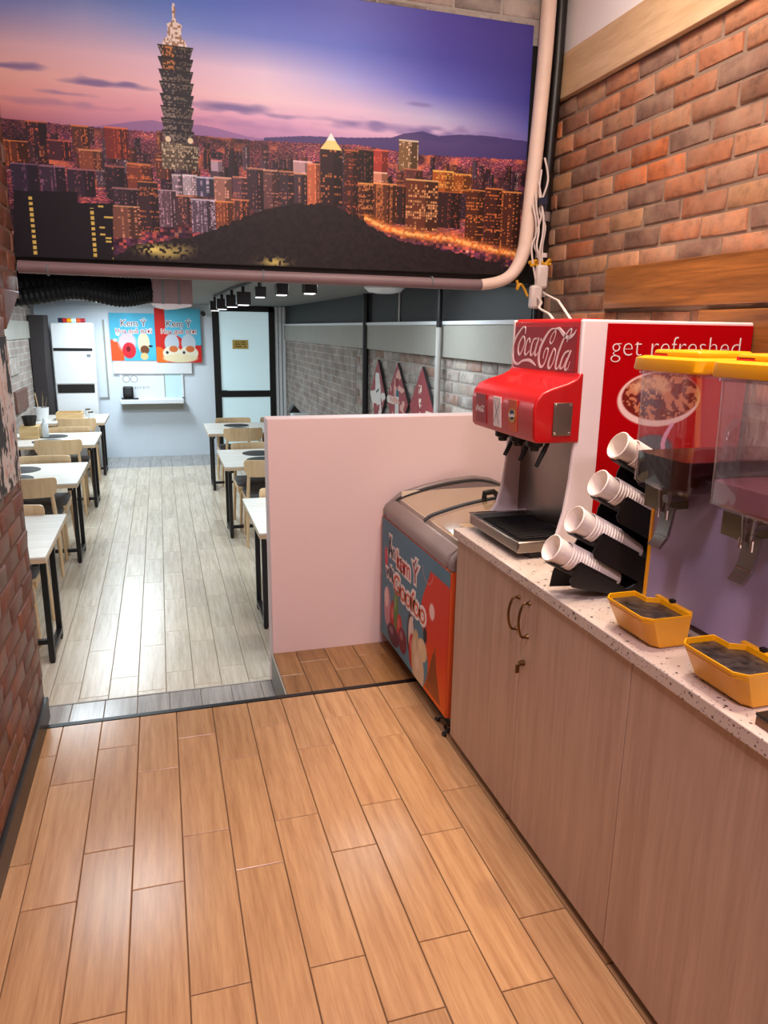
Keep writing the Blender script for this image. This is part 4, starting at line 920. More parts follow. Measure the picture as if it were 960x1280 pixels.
# ================================================================== cup rack and cups
CR = thing('cup_rack', 'black rack with four sloping tubes for paper cups', 'cup rack', (1.30, 1.70, ZC))
mouths = [(1.130, 1.261), (1.080, 1.163), (1.018, 1.069), (.957, .995)]
dirv = Vector((.880, 0, -.475)).normalized(); upv = Vector((.475, 0, .880)).normalized(); CY = 1.63
for (x, z) in mouths:
    b = MB(); o = Vector((x, CY, z)); rows = []
    for s, cut in ((.012, .30), (.066, .30), (.072, 1.0), (.205, 1.0)):
        rr_ = []
        for i in range(13):
            th = -PI/2+(i/12-.5)*PI*cut
            rr_.append(tuple(o+dirv*s+Vector((0, 1, 0))*math.cos(th)*.0415+upv*math.sin(th)*.0415))
        rows.append(rr_)
    rows2 = [[tuple(Vector(p)-(upv*.004)) for p in r] for r in rows]
    b.sweep(rows); b.sweep(rows2)
    for i in range(len(rows)-1):
        for e in (0, -1): b.add([rows[i][e], rows[i+1][e], rows2[i+1][e], rows2[i][e]], [(0, 1, 2, 3)])
    b.add(rows[0]+rows2[0], [(i, i+1, 14+i, 13+i) for i in range(12)])
    tb = build('cup_tube', b, 'black_plastic', CR)
    for sy in (-1, 1):          # cheeks of the tube
        q = [o+dirv*.070+upv*-.016, o+dirv*.078+upv*-.006, o+dirv*.26+upv*-.006, o+dirv*.26+upv*-.07, o+dirv*.085+upv*-.07, o+dirv*.070+upv*-.058]
        if sy > 0: q[3] = o+dirv*.30+upv*-.10; q[2] = o+dirv*.30+upv*-.006; q[4] = o+dirv*.085+upv*-.10
        q = [(p.x, max(p.z, ZC+.002)) for p in q]
        build('tube_cheek', MB().prism(q, 1, CY+sy*.0435-.0015, CY+sy*.0435+.0015), 'black_plastic', tb)
build('back_box', MB().prism([(1.16, ZC), (1.17, .872), (1.23, .90), (1.30, 1.02), (1.345, 1.10), (1.37, 1.17), (1.42, 1.17), (1.42, ZC)], 1, CY-.040, CY+.040), 'black_plastic', CR, .003)
cup_v = MB().lathe([(.0365, -.001), (.0380, .0005), (.0380, .003), (.0364, .0045), (.0275, .086), (.0262, .086), (.0262, .080), (.0350, .004), (.0352, -.001)], (0, 0, 0), (1, 0, 0), 20, closed=True)
cup_v.lathe([(.0264, .080), (.0264, .083)], (0, 0, 0), (1, 0, 0), 20)
cup_me = mesh('paper_cup', cup_v.v, cup_v.f, 'paper')
tname = ['top', 'second highest', 'second lowest', 'lowest']
rotc = dirv.to_track_quat('X', 'Z').to_euler()
for i, (x, z) in enumerate(mouths):
    for j in range(12):
        s = 0 if j == 0 else .036+.0095*j
        o = link('paper_cup', cup_me, None, Vector((x, CY, z))+dirv*s-upv*.0035); o.rotation_euler = rotc
        tag(o, ('white paper cup at the mouth of the %s rack tube' if j == 0 else 'white paper cup nested deeper in the %s rack tube') % tname[i], 'paper cup', 'paper cups in the %s tube' % tname[i])

# ================================================================== juice dispenser
JX, JP = 1.058, 1.172          # front of the bowls, front of the housing
JD = thing('juice_dispenser', 'juice dispenser with two clear bowls, yellow lids and yellow drip trays', 'juice dispenser', (1.35, 1.24, ZC))
build('housing', MB().box(JP+.004, 1.60, .95, 1.520, .875, 1.185), 'lilac_metal', JD, .004)
build('front_panel', MB().box(JP, JP+.006, .952, 1.516, .872, 1.185), 'lilac_metal', JD)
build('edge_trim', MB().box(JP-.004, JP+.010, 1.510, 1.521, .858, 1.186), 'yellow', JD, .002)
for y in (1.0, 1.47):
    for x in (1.23, 1.54): build('foot', MB().lathe([(.018, 0), (.014, .024)], (x, y, ZC), n=12), 'black_plastic', JD)
def rrect(x0, x1, y0, y1, r, n=5):
    P = []
    for cx, cy, a0 in ((x1-r, y1-r, 0), (x0+r, y1-r, PI/2), (x0+r, y0+r, PI), (x1-r, y0+r, 1.5*PI)):
        for i in range(n+1): P.append((cx+r*math.cos(a0+i*PI/2/n), cy+r*math.sin(a0+i*PI/2/n)))
    return P
def loft(mb, secs, cap0=True, cap1=True):
    n = len(secs[0]); mb.add([p for s in secs for p in s], [(k*n+i, k*n+(i+1) % n, (k+1)*n+(i+1) % n, (k+1)*n+i) for k in range(len(secs)-1) for i in range(n)]
           +([tuple(range(n-1, -1, -1))] if cap0 else [])+([tuple(range((len(secs)-1)*n, len(secs)*n))] if cap1 else []))
    return mb
def ring3(x0, x1, y0, y1, r, z): return [(p[0], p[1], z) for p in rrect(x0, x1, y0, y1, r)]
for bi, (y0, y1, level, juice) in enumerate(((1.278, 1.478, 1.272, 'syrup'), (1.020, 1.222, 1.252, 'lemonade'))):
    bw = build('bowl', loft(MB(), [ring3(JX+.012, 1.49, y0+.010, y1-.010, .02, 1.197), ring3(JX+.004, 1.497, y0+.004, y1-.004, .025, 1.205), ring3(JX+.003, 1.498, y0+.003, y1-.003, .025, 1.28), ring3(JX, 1.50, y0, y1, .025, 1.462)], True, False), 'bowl', JD)
    lab(bw, ['clear bowl of dark syrup', 'clear bowl nearly empty'][bi])
    build('juice', loft(MB(), [ring3(JX+.016, 1.486, y0+.014, y1-.014, .018, 1.201), ring3(JX+.009, 1.492, y0+.009, y1-.009, .02, 1.209), ring3(JX+.008, 1.493, y0+.008, y1-.008, .02, level)]), juice, bw)
    build('bowl_rim', loft(MB(), [ring3(JX-.006, 1.506, y0-.006, y1+.006, .03, 1.452), ring3(JX-.006, 1.506, y0-.006, y1+.006, .03, 1.458)]), 'bowl', bw)
    ld = build('lid', loft(MB(), [ring3(JX-.012, 1.512, y0-.014, y1+.014, .03, 1.460), ring3(JX-.014, 1.514, y0-.016, y1+.016, .03, 1.464), ring3(JX-.012, 1.512, y0-.014, y1+.014, .03, 1.487), ring3(JX, 1.50, y0-.002, y1+.002, .03, 1.492)]), 'yellow', JD)
    build('lid_grip', MB().box(JX+.02, JX+.16, (y0+y1)/2-.075, (y0+y1)/2+.075, 1.490, 1.506), 'yellow', ld, .006)
    build('lid_sticker', MB().box(JX+.02, JX+.09, y1-.075, y1-.025, 1.491, 1.500), 'ink_red', ld, .002)
    build('lid_sticker', MB().box(JX+.03, JX+.09, y1-.098, y1-.080, 1.491, 1.502), 'black_plastic', ld, .002)
    yc = (y0+y1)/2
    build('cooling_column', MB().lathe([(.05, 0), (.05, .12), (.035, .15), (.0, .155)], (1.30, yc, 1.20), n=24), ['bowl', 'bowl'][bi], bw)
    build('support', MB().box(JP-.080, JP+.002, yc+.015, yc+.075, 1.140, 1.198), 'olive', JD, .003)
    tp = build('tap', MB().cyl((JX+.03, yc-.005, 1.200), (JX+.03, yc-.005, 1.145), .017, .012, 14).cyl((JX+.03, yc-.005, 1.175), (JP, yc-.005, 1.175), .010, n=10), 'bowl', JD)
    lv = build('tap_lever', MB().prism([(JX+.045, 1.155), (JX+.052, 1.155), (JX+.040, 1.085), (JX+.020, 1.058), (JX+.014, 1.062), (JX+.033, 1.088)], 1, yc-.022, yc+.018), 'steel', tp)
    build('lever_edge', MB().cyl((JX+.034, yc-.023, 1.087), (JX+.034, yc+.019, 1.087), .003, n=8), 'chrome', tp)
    for dy in (-.018, .012): build('tap_pin', MB().cyl((JX+.03, yc+dy, 1.150), (JX+.03, yc+dy, 1.128), .004, n=8), 'chrome', tp)
    # drip tray hooked on in front
    d0, d1_ = (1.262, 1.432) if bi == 0 else (.985, 1.160)
    x0, x1 = .987, 1.108
    def sec(k, z, dx=0):
        P = [(x1, d0), (x1, d1_-.06), (x1-.03, d1_-.045), (x1-.03, d1_), (x0+.02, d1_), (x0, d1_-.02), (x0, d0+.02), (x0+.02, d0)]
        cx, cy = (x0+x1)/2+dx, (d0+d1_)/2-.012*(1-k)
        return [(cx+(p[0]-(x0+x1)/2)*k, cy+(p[1]-(d0+d1_)/2)*(.55+.45*k if k < 1 else k), z) for p in P]
    dt = build('drip_tray', loft(MB(), [sec(.62, ZC+.002, .018), sec(.74, ZC+.010, .014), sec(.97, .924, .001), sec(1.0, .926), sec(1.0, .932), sec(.95, .932), sec(.93, .918)], True, False), 'yellow', JD, .001)
    build('tray_grille', loft(MB(), [sec(.885, .915, .003), sec(.90, .920, .003)]), 'coin', dt)
    for q in range(2): build('tray_hook', MB().box(x1-.002, x1+.010, d0+.012+q*.072, d0+.070+q*.060, .920, .9335), 'yellow', dt, .001)
    build('hook_clip', MB().box(x1+.002, x1+.014, d0+.075, d0+.086, .922, .938), 'black_plastic', dt)
sm = thing('small_box', 'small dark brown box at the right end of the worktop', 'box', (1.03, .86, ZC))
build('box', MB().box(1.000, 1.075, .83, .950, ZC, ZC+.018), 'oak_dark', sm, .002)
build('box_lid', MB().box(.999, 1.076, .829, .951, ZC+.018, ZC+.024), 'black_plastic', sm, .002)

# ================================================================== dining room
def make_chair():
    t = thing('dining_chair', 'x', 'chair')
    n = 13; W2 = .218
    def band(z, inset=0):
        out = []; inn = []
        for i in range(n):
            x = -W2+inset+(2*W2-2*inset)*i/(n-1); y = -.215-.045*(1-(x/W2)**2)
            out.append((x, y-.009, z)); inn.append((x, y+.009, z))
        return out+inn[::-1]
    build('backrest', loft(MB(), [band(.625, .05), band(.640, .022), band(.67, .004), band(.74, 0), band(.762, .006), band(.770, .02)]), 'chair_wood', t)
    build('seat', MB().prism(rrect(-.205, .205, -.195, .215, .05), 2, .405, .425), 'chair_wood', t, .004)
    build('cushion', MB().prism(rrect(-.20, .20, -.19, .212, .05), 2, .425, .455), 'cushion', t, .010, seg=3)
    for s in (-1, 1):
        build('leg', MB().tube([(s*.165, .175, .41), (s*.185, .19, 0)], [.017, .012], 10), 'chair_wood', t)
        build('leg', MB().tube([(s*.205, -.235, 0), (s*.19, -.20, .41), (s*.178, -.228, .66)], [.012, .018, .014], 10), 'chair_wood', t)
        build('side_rail', MB().box(s*.185-.009, s*.185+.009, -.19, .17, .355, .405), 'chair_wood', t, .003)
    build('cross_rail', MB().box(-.18, .18, .16, .178, .355, .405), 'chair_wood', t, .003)
    return t
def make_table(L, D=.92, H=.712):
    t = thing('dining_table', 'x', 'table')
    build('tabletop', MB().box(-L/2, L/2, -D/2, D/2, H-.012, H), 'table_top', t, .002)
    build('edge_band', MB().box(-L/2+.001, L/2-.001, -D/2+.001, D/2-.001, H-.036, H-.012), 'table_edge', t, .001)
    for s in (-1, 1):
        x = s*(L/2-.062)
        for q in (-1, 1):
            lg = build('leg', MB().box(x-.016, x+.016, q*.172-.016, q*.172+.016, .012, H-.036), 'black_metal', t, .002)
            build('foot', MB().lathe([(.013, 0), (.013, .012)], (x, q*.172, 0), n=10), 'black_plastic', lg)
        build('end_bar', MB().box(x-.016, x+.016, -.158, .158, .045, .075), 'black_metal', t)
        build('top_bar', MB().box(x-.016, x+.016, -.40, .40, H-.066, H-.036), 'black_metal', t)
    build('stretcher', MB().box(-L/2+.06, L/2-.06, -.014, .014, .046, .074), 'black_metal', t)
    return t
mat_v = MB().lathe([(.148, 0), (.15, .001), (.15, .004), (.146, .005)], (0, 0, 0), n=32)
mat_me = mesh('placemat', mat_v.v, mat_v.f, 'mat_black')
ordn = ['nearest', 'second', 'third', 'farthest']
tabs = []
lt_ = make_table(.87); rt_ = make_table(1.30); ch0 = make_chair(); first = {'l': True, 'r': True, 'c': True}
TH = .712
def place_chair(x, y, rz, label):
    g = 'light wood dining chairs'
    if first['c']:
        first['c'] = False; ch0.location = (x, y, DF); ch0.rotation_euler = (0, 0, rz); ch0['label'] = label; ch0['group'] = g; return ch0
    return dup(ch0, (x, y, DF), rz, label, g)
LEFT = [(-.615, 4.36), (-.645, 6.25), (-.665, 8.20), (-.69, 10.0)]
for i, (xe, yc) in enumerate(LEFT):
    lbl = 'white topped table with black legs, %s in the left row' % ordn[i]
    loc = (xe-.435, yc, DF)
    if i == 0: lt_.location = loc; lt_['label'] = lbl; lt_['group'] = 'tables in the left row'
    else: dup(lt_, loc, 0, lbl, 'tables in the left row')
    place_chair(-1.0 if i else -.96, yc-.46-.04+.235, 0, 'light wood chair on the near side of the %s left table' % ordn[i])
    if i < 3: place_chair(-1.0 if i else -.96, yc+.46+.04-.235, PI, 'light wood chair on the far side of the %s left table' % ordn[i])
    if i in (1, 2):
        for k, dy in enumerate((-.20, .17)):
            tag(link('placemat', mat_me, None, (-1.13, yc+dy, DF+TH)), 'round black placemat on the %s side of the %s left table' % (('near', 'far')[k], ordn[i]), 'placemat', 'round black placemats')
RIGHT = [(.492, 4.54), (.478, 6.68), (.470, 8.76)]
on3 = ['nearest', 'middle', 'farthest']
for i, (xe, yc) in enumerate(RIGHT):
    lbl = 'white topped table with black legs, %s in the right row' % on3[i]
    loc = (xe+.65, yc, DF)
    if i == 0: rt_.location = loc; rt_['label'] = lbl; rt_['group'] = 'tables in the right row'
    else: dup(rt_, loc, 0, lbl, 'tables in the right row')
    if i > 0: place_chair(.85, yc-.46-.04+.235, 0, 'light wood chair on the near side of the %s right table' % on3[i])
    place_chair(.83, yc+.46+.04-.235, PI, 'light wood aisle chair on the far side of the %s right table' % on3[i])
    if i == 2: place_chair(1.38, yc+.46+.04-.235, PI, 'light wood wall-side chair on the far side of the farthest right table')
    if i > 0:
        for k, dy in enumerate((-.17, .19)):
            tag(link('placemat', mat_me, None, (.84, yc+dy, DF+TH)), 'round black placemat on the %s side of the %s right table' % (('near', 'far')[k], on3[i]), 'placemat', 'round black placemats')
TZ = DF+TH
# things on the tables
t = thing('utensil_box', 'wooden box with a black utensil cup on the third left table', 'utensil box', (-1.33, 8.30, TZ))
build('box', MB().box(-1.42, -1.24, 8.2, 8.4, TZ, TZ+.13), 'wood_box', t, .004)
build('cup', MB().lathe([(.055, 0), (.075, .10), (.07, .10), (.05, .01)], (-1.33, 8.3, TZ+.13), n=16), 'black_plastic', t)
t = thing('sauce_bottle', 'pale sauce bottle beside the wooden utensil box', 'bottle', (-1.20, 8.32, TZ))
build('body', MB().lathe([(.035, 0), (.037, .01), (.037, .13), (.014, .17)], (-1.195, 8.32, TZ), n=16), 'bottle', t)
build('cap', MB().lathe([(.016, 0), (.012, .03)], (-1.195, 8.32, TZ+.17), n=12), 'white_gloss', t)
t = thing('utensil_pot', 'white pot of utensils on the farthest left table', 'pot', (-1.43, 9.85, TZ))
build('pot', MB().lathe([(.07, 0), (.085, .16), (.078, .16), (.065, .01)], (-1.43, 9.85, TZ), n=20), 'white_gloss', t)
for k in range(5):
    a = k*1.3; build('utensil', MB().cyl((-1.43+.02*math.cos(a), 9.85+.02*math.sin(a), TZ+.02), (-1.43+.07*math.cos(a), 9.85+.05*math.sin(a), TZ+.28+.02*k), .006, n=6), ['steel', 'wood_box'][k % 2], t)
t = thing('wooden_tray', 'shallow wooden tray on the farthest left table', 'tray', (-1.12, 9.95, TZ))
build('tray_base', MB().box(-1.27, -.97, 9.82, 10.08, TZ, TZ+.012), 'wood_box', t)
for a in ((-1.27, -1.255, 9.82, 10.08), (-.985, -.97, 9.82, 10.08), (-1.255, -.985, 9.82, 9.835), (-1.255, -.985, 10.065, 10.08)): build('tray_side', MB().box(*a, TZ+.012, TZ+.09), 'wood_box', t)
for k, (x, y) in enumerate(((-.87, 9.86), (-.93, 10.2))):
    t = thing('glass_jar', ['small jar beside the wooden tray, near side', 'small jar behind the wooden tray'][k], 'jar', (x, y, TZ))
    build('jar', MB().lathe([(.035, 0), (.04, .02), (.04, .07), (.03, .085)], (x, y, TZ), n=14), 'bottle', t)
    build('jar_lid', MB().lathe([(.032, 0), (.032, .018)], (x, y, TZ+.085), n=14), 'steel', t)
t = thing('napkin_box', 'white napkin box with dark insert on the farthest right table', 'napkin box', (1.60, 8.85, TZ))
build('box', MB().box(1.50, 1.70, 8.75, 8.95, TZ, TZ+.16), 'white_gloss', t, .006)
build('insert', MB().prism([(1.46, TZ+.16), (1.60, TZ+.16), (1.52, TZ+.25)], 1, 8.78, 8.92), 'black_plastic', t)

# air conditioner
ac = thing('floor_air_conditioner', 'tall white floor standing air conditioner with two black slots', 'air conditioner', (-1.085, 10.78, DF))
AX0, AX1, AY = -1.345, -.828, 10.60
build('cabinet', MB().box(AX0, AX1, AY+.01, 11.0, DF, 1.57), 'white_gloss', ac, .015)
for z0, z1 in ((DF+.05, .655), (.785, 1.21), (1.245, 1.56)):
    build('front_panel', MB().box(AX0+.012, AX1-.012, AY, AY+.012, z0, z1), 'white_gloss', ac, .003)
build('air_slot', MB().box(AX0+.03, AX1-.03, AY-.002, AY+.012, .665, .775), 'black_plastic', ac)
build('air_slot', MB().box(AX0+.02, AX1-.02, AY-.002, AY+.012, 1.208, 1.247), 'black_plastic', ac)
build('badge', MB().box(-.925, -.875, AY-.003, AY, 1.13, 1.17), 'ink_grey', ac)
t = thing('toy_lights', 'colourful striped roll lying on top of the air conditioner', 'roll', (-1.1, 10.75, 1.57))
for k, c in enumerate(('ink_dark', 'ink_red', 'yellow', 'frost', 'ink_orange', 'ink_darkred')):
    build('stripe', MB().cyl((-1.25+k*.055, 10.72, 1.60), (-1.195+k*.055, 10.72, 1.60), .03, n=12), c, t)
tag(build('dark_curtain', loft(MB(), [[(-1.585, 10.56, DF), (-1.40, 10.56, DF), (-1.36, 10.63, DF), (-1.585, 10.63, DF)], [(-1.585, 10.53, 1.0), (-1.43, 10.53, 1.0), (-1.36, 10.63, 1.0), (-1.585, 10.63, 1.0)], [(-1.585, 10.53, 1.66), (-1.40, 10.53, 1.66), (-1.36, 10.63, 1.66), (-1.585, 10.63, 1.66)]]), 'paint_curtain'), 'dark curtain hanging beside the tall white air conditioner', 'curtain')

# posters on the end wall
def poster_a(a, b):
    img = np.zeros(a.shape+(3,))+np.array((74, 172, 206)); img = img*(1+.12*vnoise(a*8, b*8, 1)[..., None])
    img = mixin(img, ell(a, b, .0, .05, .17, .24, .05), (232, 84, 40)); img = mixin(img, ell(a, b, .22, .25, .12, .14, .3), (240, 190, 200), .8)
    img = mixin(img, ell(a, b, .24, .14, .09, .11, .1), (222, 40, 52)); img = mixin(img, ell(a, b, .23, .16, .03, .04, .2), (120, 20, 30))
    img = mixin(img, ell(a, b, .44, .24, .08, .15, .1), (224, 214, 178)); img = mixin(img, ell(a, b, .45, .15, .06, .06, .2), (110, 66, 40)); img = mixin(img, ell(a, b, .44, .06, .05, .05, .2), (226, 190, 130))
    img = mixin(img, ell(a, b, .53, .20, .03, .015, .2), (34, 34, 40))
    for ca, cb in ((.10, .36), (.54, .43), (.06, .28)): img = mixin(img, ell(a, b, ca, cb, .025, .02, .2), (244, 240, 246))
    return img
def poster_b(a, b):
    img = np.zeros(a.shape+(3,))+np.array((84, 172, 200)); img = img*(1+.1*vnoise(a*8, b*8, 4)[..., None])
    img = mixin(img, np.clip((.36+.05*np.sin(a*9)-b-.25*np.clip(a-.3, 0, 1))/.01, 0, 1), (210, 44, 38)); img = mixin(img, (a < .14)*(b > .1)*1., (206, 40, 36)); img = mixin(img, ell(a, b, .02, .02, .14, .2, .1), (236, 110, 40))
    for ca in (.22, .45):
        img = mixin(img, ell(a, b, ca, .27, .10, .13, .1), (190, 200, 210)); img = mixin(img, ell(a, b, ca, .13, .13, .10, .1), (236, 226, 204))
        img = mixin(img, ell(a, b, ca+.02, .19, .06, .045, .2), (206, 110, 60)); img = mixin(img, ell(a, b, ca-.07, .14, .02, .02, .2), (50, 50, 60))
    return mixin(img, ell(a, b, .33, .06, .24, .06, .2), (232, 218, 180))
for nm, x0, x1, z0, z1, fn, lb, tx in (('blue', -.645, -.045, 1.065, 1.715, poster_a, 'blue ice cream poster with a red fruit sundae on the end wall', -.33), ('red', -.042, .585, 1.04, 1.79, poster_b, 'red and blue ice cream poster with two cups on the end wall', .28)):
    t = thing('ice_cream_poster', lb, 'poster', ((x0+x1)/2, YB-.055, z0))
    build('backing', MB().box(x0, x1, YB-.056, YB-.048, z0, z1), 'paper', t)
    printed('print', t, (x0, YB-.0572, z0), (1, 0, 0), (0, 0, 1), x1-x0, z1-z0, 96, 110, fn)
    for body, z, s, ink in (('Kem Ý', 1.575, .125, 'ink_dark'), ('Hoa quả tươi', 1.47, .088, 'ink_darkred')):
        text('lettering', body, s, 'white_ink', t, (tx, YB-.0578, z), (1, 0, 0), (0, 0, 1), .001, .007)
        text('lettering', body, s, ink, t, (tx, YB-.0592, z), (1, 0, 0), (0, 0, 1), .001, 0)
t = thing('security_camera', 'small black security camera beside the posters', 'camera', (.63, YB-.06, 1.70))
build('mount', MB().box(.60, .66, YB-.03, YB, 1.72, 1.78), 'white_gloss', t, .005)
build('lens', MB().cyl((.63, YB-.02, 1.735), (.63, YB-.10, 1.72), .032, n=16), 'black_plastic', t)
tag(build('cable_trunking', MB().box(-.735, -.715, YB-.02, YB, .55, 1.62).box(-.90, -.715, YB-.02, YB, .535, .555), 'grey_board'), 'thin pale cable trunking on the end wall by the air conditioner', 'trunking')
t = thing('card_terminal', 'small black device on the serving hatch shelf', 'device', (-.45, YB-.12, .53))
build('body', MB().box(-.525, -.385, YB-.16, YB-.08, .545, .71), 'black_plastic', t, .02)
build('screen', MB().box(-.50, -.41, YB-.164, YB-.158, .60, .69), 'mat_black', t)
build('stand', MB().box(-.54, -.32, YB-.2, YB-.05, .53, .545), 'black_plastic', t, .004)

# spotlight track
HEADS = [(.551, 7.668), (.567, 6.999), (.576, 6.141), (.603, 5.568), (.627, 4.82), (.700, 4.417), (.811, 4.137)]
t = thing('light_track', 'black ceiling track holding spotlights over the dining room', 'light track', (.6, 6, 1.80))
build('rail', MB().tube([(x, y, DC-.012) for x, y in HEADS], .014, 4), 'black_metal', t)
hn = ['first', 'second', 'third', 'fourth', 'fifth', 'sixth', 'seventh']
for k, (x, y) in enumerate(HEADS):
    h = thing('track_spotlight', 'black track spotlight, %s counted from the glass door' % hn[k], 'spotlight', (x, y, 1.70), 'track spotlights')
    s = .62 if k > 3 else .9
    build('stem', MB().cyl((x, y, 1.78), (x, y, DC-.02), .012, n=8), 'black_metal', h)
    build('housing', MB().box(x-.055*s, x+.055*s, y-.05, y+.05, 1.79-.10*s, 1.79), 'black_metal', h, .004)
    build('lens', MB().box(x-.04*s, x+.04*s, y-.035, y+.035, 1.786-.10*s, 1.79-.10*s), 'lamp_cool', h)
    spot('track_light', (x, y, 1.78-.10*s), (x+(-.25 if k % 2 else .35), y+.3, DF), 18, COOL, 120, .8, .03)
t = thing('ceiling_light', 'round white flush lamp by the dark upper wall of the dining room', 'ceiling light', (1.60, 5.33, 1.80))
build('base', MB().lathe([(.15, .03), (.15, .05)], (1.60, 5.33, 1.80), n=28), 'white_gloss', t)
build('cord', MB().tube([(XR-.012, 5.62, 1.60), (XR-.012, 5.62, 1.83), (1.66, 5.40, 1.84)], .008, 6), 'pipe_grey', t)
build('diffuser', MB().lathe([(.06, -.004), (.12, .008), (.14, .03)], (1.60, 5.33, 1.80), n=28), 'white_gloss', t)
for i, (x, y, p) in enumerate(DINING_FILL):  # glowing bodies for the added fill lights, tucked out of view
    t = thing('fill_panel', ['added flat ceiling fill panel over the first left table', 'added flat ceiling fill panel over the first right table', 'added flat ceiling fill panel in the middle of the left table row', 'added flat ceiling fill panel over the third left table', 'added flat ceiling fill panel nearest the end wall'][i], 'ceiling lamp', (x, y, DC-.02), 'added ceiling fill panels')
    build('frame', MB().box(x-.31, x+.31, y-.31, y+.31, DC-.018, DC), 'white_gloss', t)
    build('diffuser', MB().box(x-.285, x+.285, y-.285, y+.285, DC-.021, DC-.018), 'lamp_cool', t)

# ducts at the left of the opening
def corrugated(path, r, name, label):
    P = catmull(path, 22); pts = [tuple(p) for p in P]; rs = [r*(1+.07*(1 if i % 2 else -1)) for i in range(len(pts))]
    return tag(build(name, MB().tube(pts, rs, 14), 'duct', angle=20), label, 'duct', 'black flexible ducts')
corrugated([(-.03, 5.02, 1.77), (-.25, 4.98, 1.765), (-.55, 4.9, 1.79), (-.9, 4.88, 1.76), (-1.25, 4.92, 1.77), (-1.52, 4.95, 1.76)], .068, 'flexible_duct', 'upper black corrugated duct leading left from the wrapped duct box')
corrugated([(-.03, 4.85, 1.735), (-.2, 4.78, 1.70), (-.45, 4.72, 1.735), (-.75, 4.7, 1.69), (-1.1, 4.72, 1.70), (-1.52, 4.75, 1.69)], .05, 'flexible_duct', 'lower sagging black corrugated duct below the dining room ceiling')
t = thing('duct_box', 'pinkish wrapped duct box hanging below the ceiling', 'duct', (.09, 5.0, 1.66))
build('box', MB().box(-.022, .215, 4.80, 5.15, 1.672, DC), 'foil_box', t, .008)
for x in (.04, .135): build('seam', MB().box(x-.006, x+.006, 4.796, 4.802, 1.672, DC), 'ink_grey', t)
build('torn_lining', MB().prism([(-.03, 1.675), (.20, 1.675), (.21, 1.668), (.13, 1.652), (.06, 1.645), (0, 1.655)], 1, 4.80, 5.14), 'white_plastic', t)
# pipes on the right dining wall
tag(build('wall_conduit', MB().cyl((XR-.035, 6.52, DF), (XR-.035, 6.52, DC), .028, n=10), 'black_metal'), 'dark vertical conduit on the whitewashed brick wall', 'conduit')
t = thing('wall_pole', 'vertical pipe on the dining wall, white below and black above', 'pipe', (XR-.06, 4.615, DF))
build('lower_pipe', MB().cyl((XR-.06, 4.615, DF), (XR-.06, 4.615, 1.56), .020, n=10), 'pipe_grey', t)
build('upper_pipe', MB().cyl((XR-.06, 4.615, 1.56), (XR-.06, 4.615, DC), .018, n=10), 'black_metal', t)
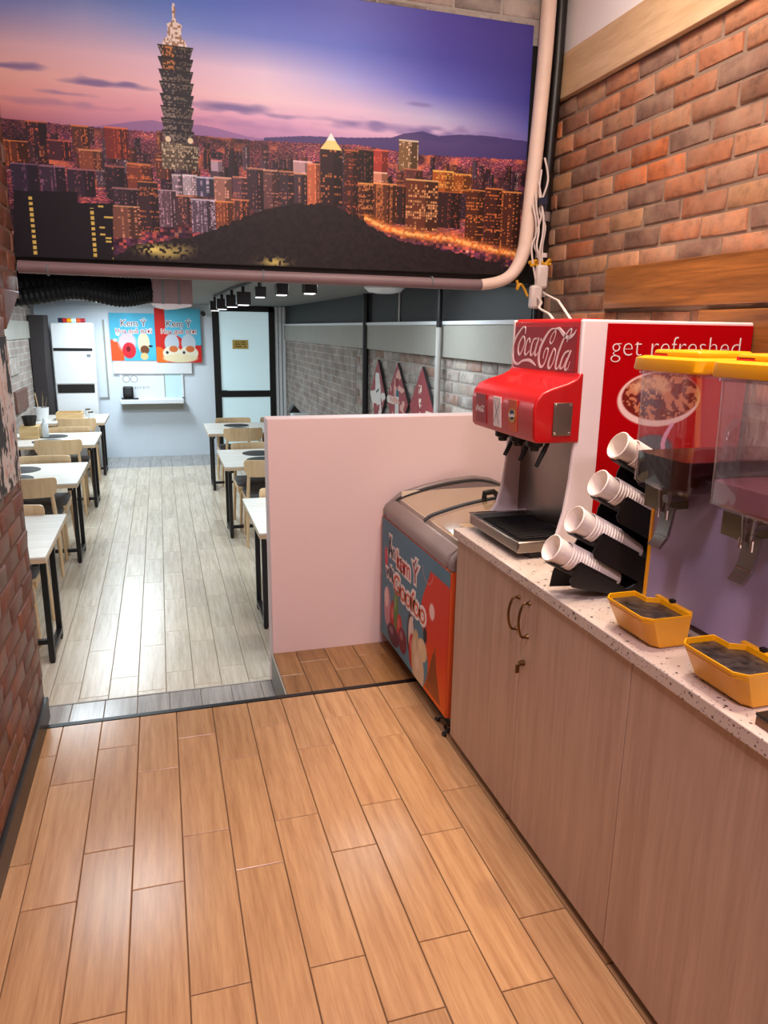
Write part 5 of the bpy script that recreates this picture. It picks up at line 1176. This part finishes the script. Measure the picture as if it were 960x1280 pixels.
# diamond boards
def diamond(name, yc, zt, hw, hh, seed, label):
    t = thing('diamond_board', label, 'wall board', (XR-.03, yc, zt-2*hh), 'diamond boards on the brick wall')
    zc = zt-hh; P = [(yc+hw, zc), (yc, zt), (yc-hw, zc), (yc, zt-2*hh)]
    build('board', MB().prism(P, 0, XR-.030, XR-.012), 'paint_curtain', t)
    n = 44; vs = []; fs = []; cols = []
    for i in range(n+1):
        for j in range(n+1):
            u = i/n; v = j/n
            y = yc+hw*(1-u-v)*1.0; z = zc+hh*(u-v)
            vs.append((XR-.0306, y, z))
    fs = [(i*(n+1)+j, i*(n+1)+j+1, (i+1)*(n+1)+j+1, (i+1)*(n+1)+j) for i in range(n) for j in range(n)]
    A = np.array(vs); y = (A[:, 1]-yc)/hw; z = (A[:, 2]-zc)/hh
    img = np.zeros((len(A), 3))+np.array((158, 66, 72)); nz = vnoise(y*5+9, z*6+9, seed)
    if seed == 1: img = mixin(img, ((np.abs(y+.05*np.sin(z*9)) < .42-.3*z) & (z > -.25) & (z < .62)).astype(float), (232, 228, 226)); img = mixin(img, ((nz > .62) & (z < .1)).astype(float), (236, 226, 222)); img = mixin(img, ((np.abs(z-.12+y*.3) < .03) & (np.abs(y) < .2)).astype(float), (60, 60, 66))
    if seed == 2: img = mixin(img, ((np.abs(y-.0) < .16) & (z < .18) & (z > -.8)).astype(float), (222, 216, 214)); img = mixin(img, ((np.abs(y) < .16) & (z > .12) & (z < .34)).astype(float), (50, 96, 112)); img = mixin(img, ((y > .25) & (z > -.1) & (z < .1)).astype(float), (226, 214, 208)); img = mixin(img, (nz > .7).astype(float), (226, 170, 160)); img = mixin(img, ((np.abs(y) < .18) & (z > .4) & (z < .6)).astype(float), (150, 20, 36))
    if seed == 3:
        for k, zz in enumerate((.45, .12, -.2, -.5)):
            q = vnoise(y*22, z*26, 7+k); img = mixin(img, ((np.abs(y-.12) < .12) & (np.abs(z-zz) < .11) & (q > .52)).astype(float), (240, 226, 214))
        img = mixin(img, ((y < -.35) & (z < .0) & (z > -.28)).astype(float), (236, 220, 208)); img = mixin(img, ((y < -.25) & (z <= -.28)).astype(float), (222, 160, 60))
    rgb = img/255; Ln = np.where(rgb <= .04045, rgb/12.92, ((rgb+.055)/1.055)**2.4)
    me = mesh('print', A-np.array(ORG[t]), fs, 'print', smooth=False); at = me.color_attributes.new('ink', 'FLOAT_COLOR', 'POINT')
    at.data.foreach_set('color', np.concatenate([Ln, np.ones((len(Ln), 1))], 1).astype(np.float32).ravel()); link('print', me, t)
diamond('a', 6.13, 1.292, .235, .30, 1, 'diamond board with a white figure shape, leftmost of three on the brick wall')
diamond('b', 5.58, 1.288, .28, .30, 2, 'red diamond board with a blue centre, middle of three on the brick wall')
diamond('c', 5.0, 1.288, .26, .30, 3, 'red diamond board with a column of white characters, rightmost of three')
# spot fixtures over the counter (above the picture)
for k, (a, b) in enumerate(COUNTER_SPOTS):
    t = thing('counter_spotlight', 'white ceiling spotlight over the counter, %s from the mural' % ['third', 'second', 'first'][k], 'spotlight', (a[0], a[1], CEIL-.15), 'counter spotlights')
    build('stem', MB().cyl((a[0], a[1], CEIL-.06), (a[0], a[1], CEIL), .012, n=8), 'white_gloss', t)
    build('housing', MB().lathe([(.045, .0), (.05, .09), (.03, .10)], (a[0], a[1], CEIL-.155), n=18), 'white_gloss', t)
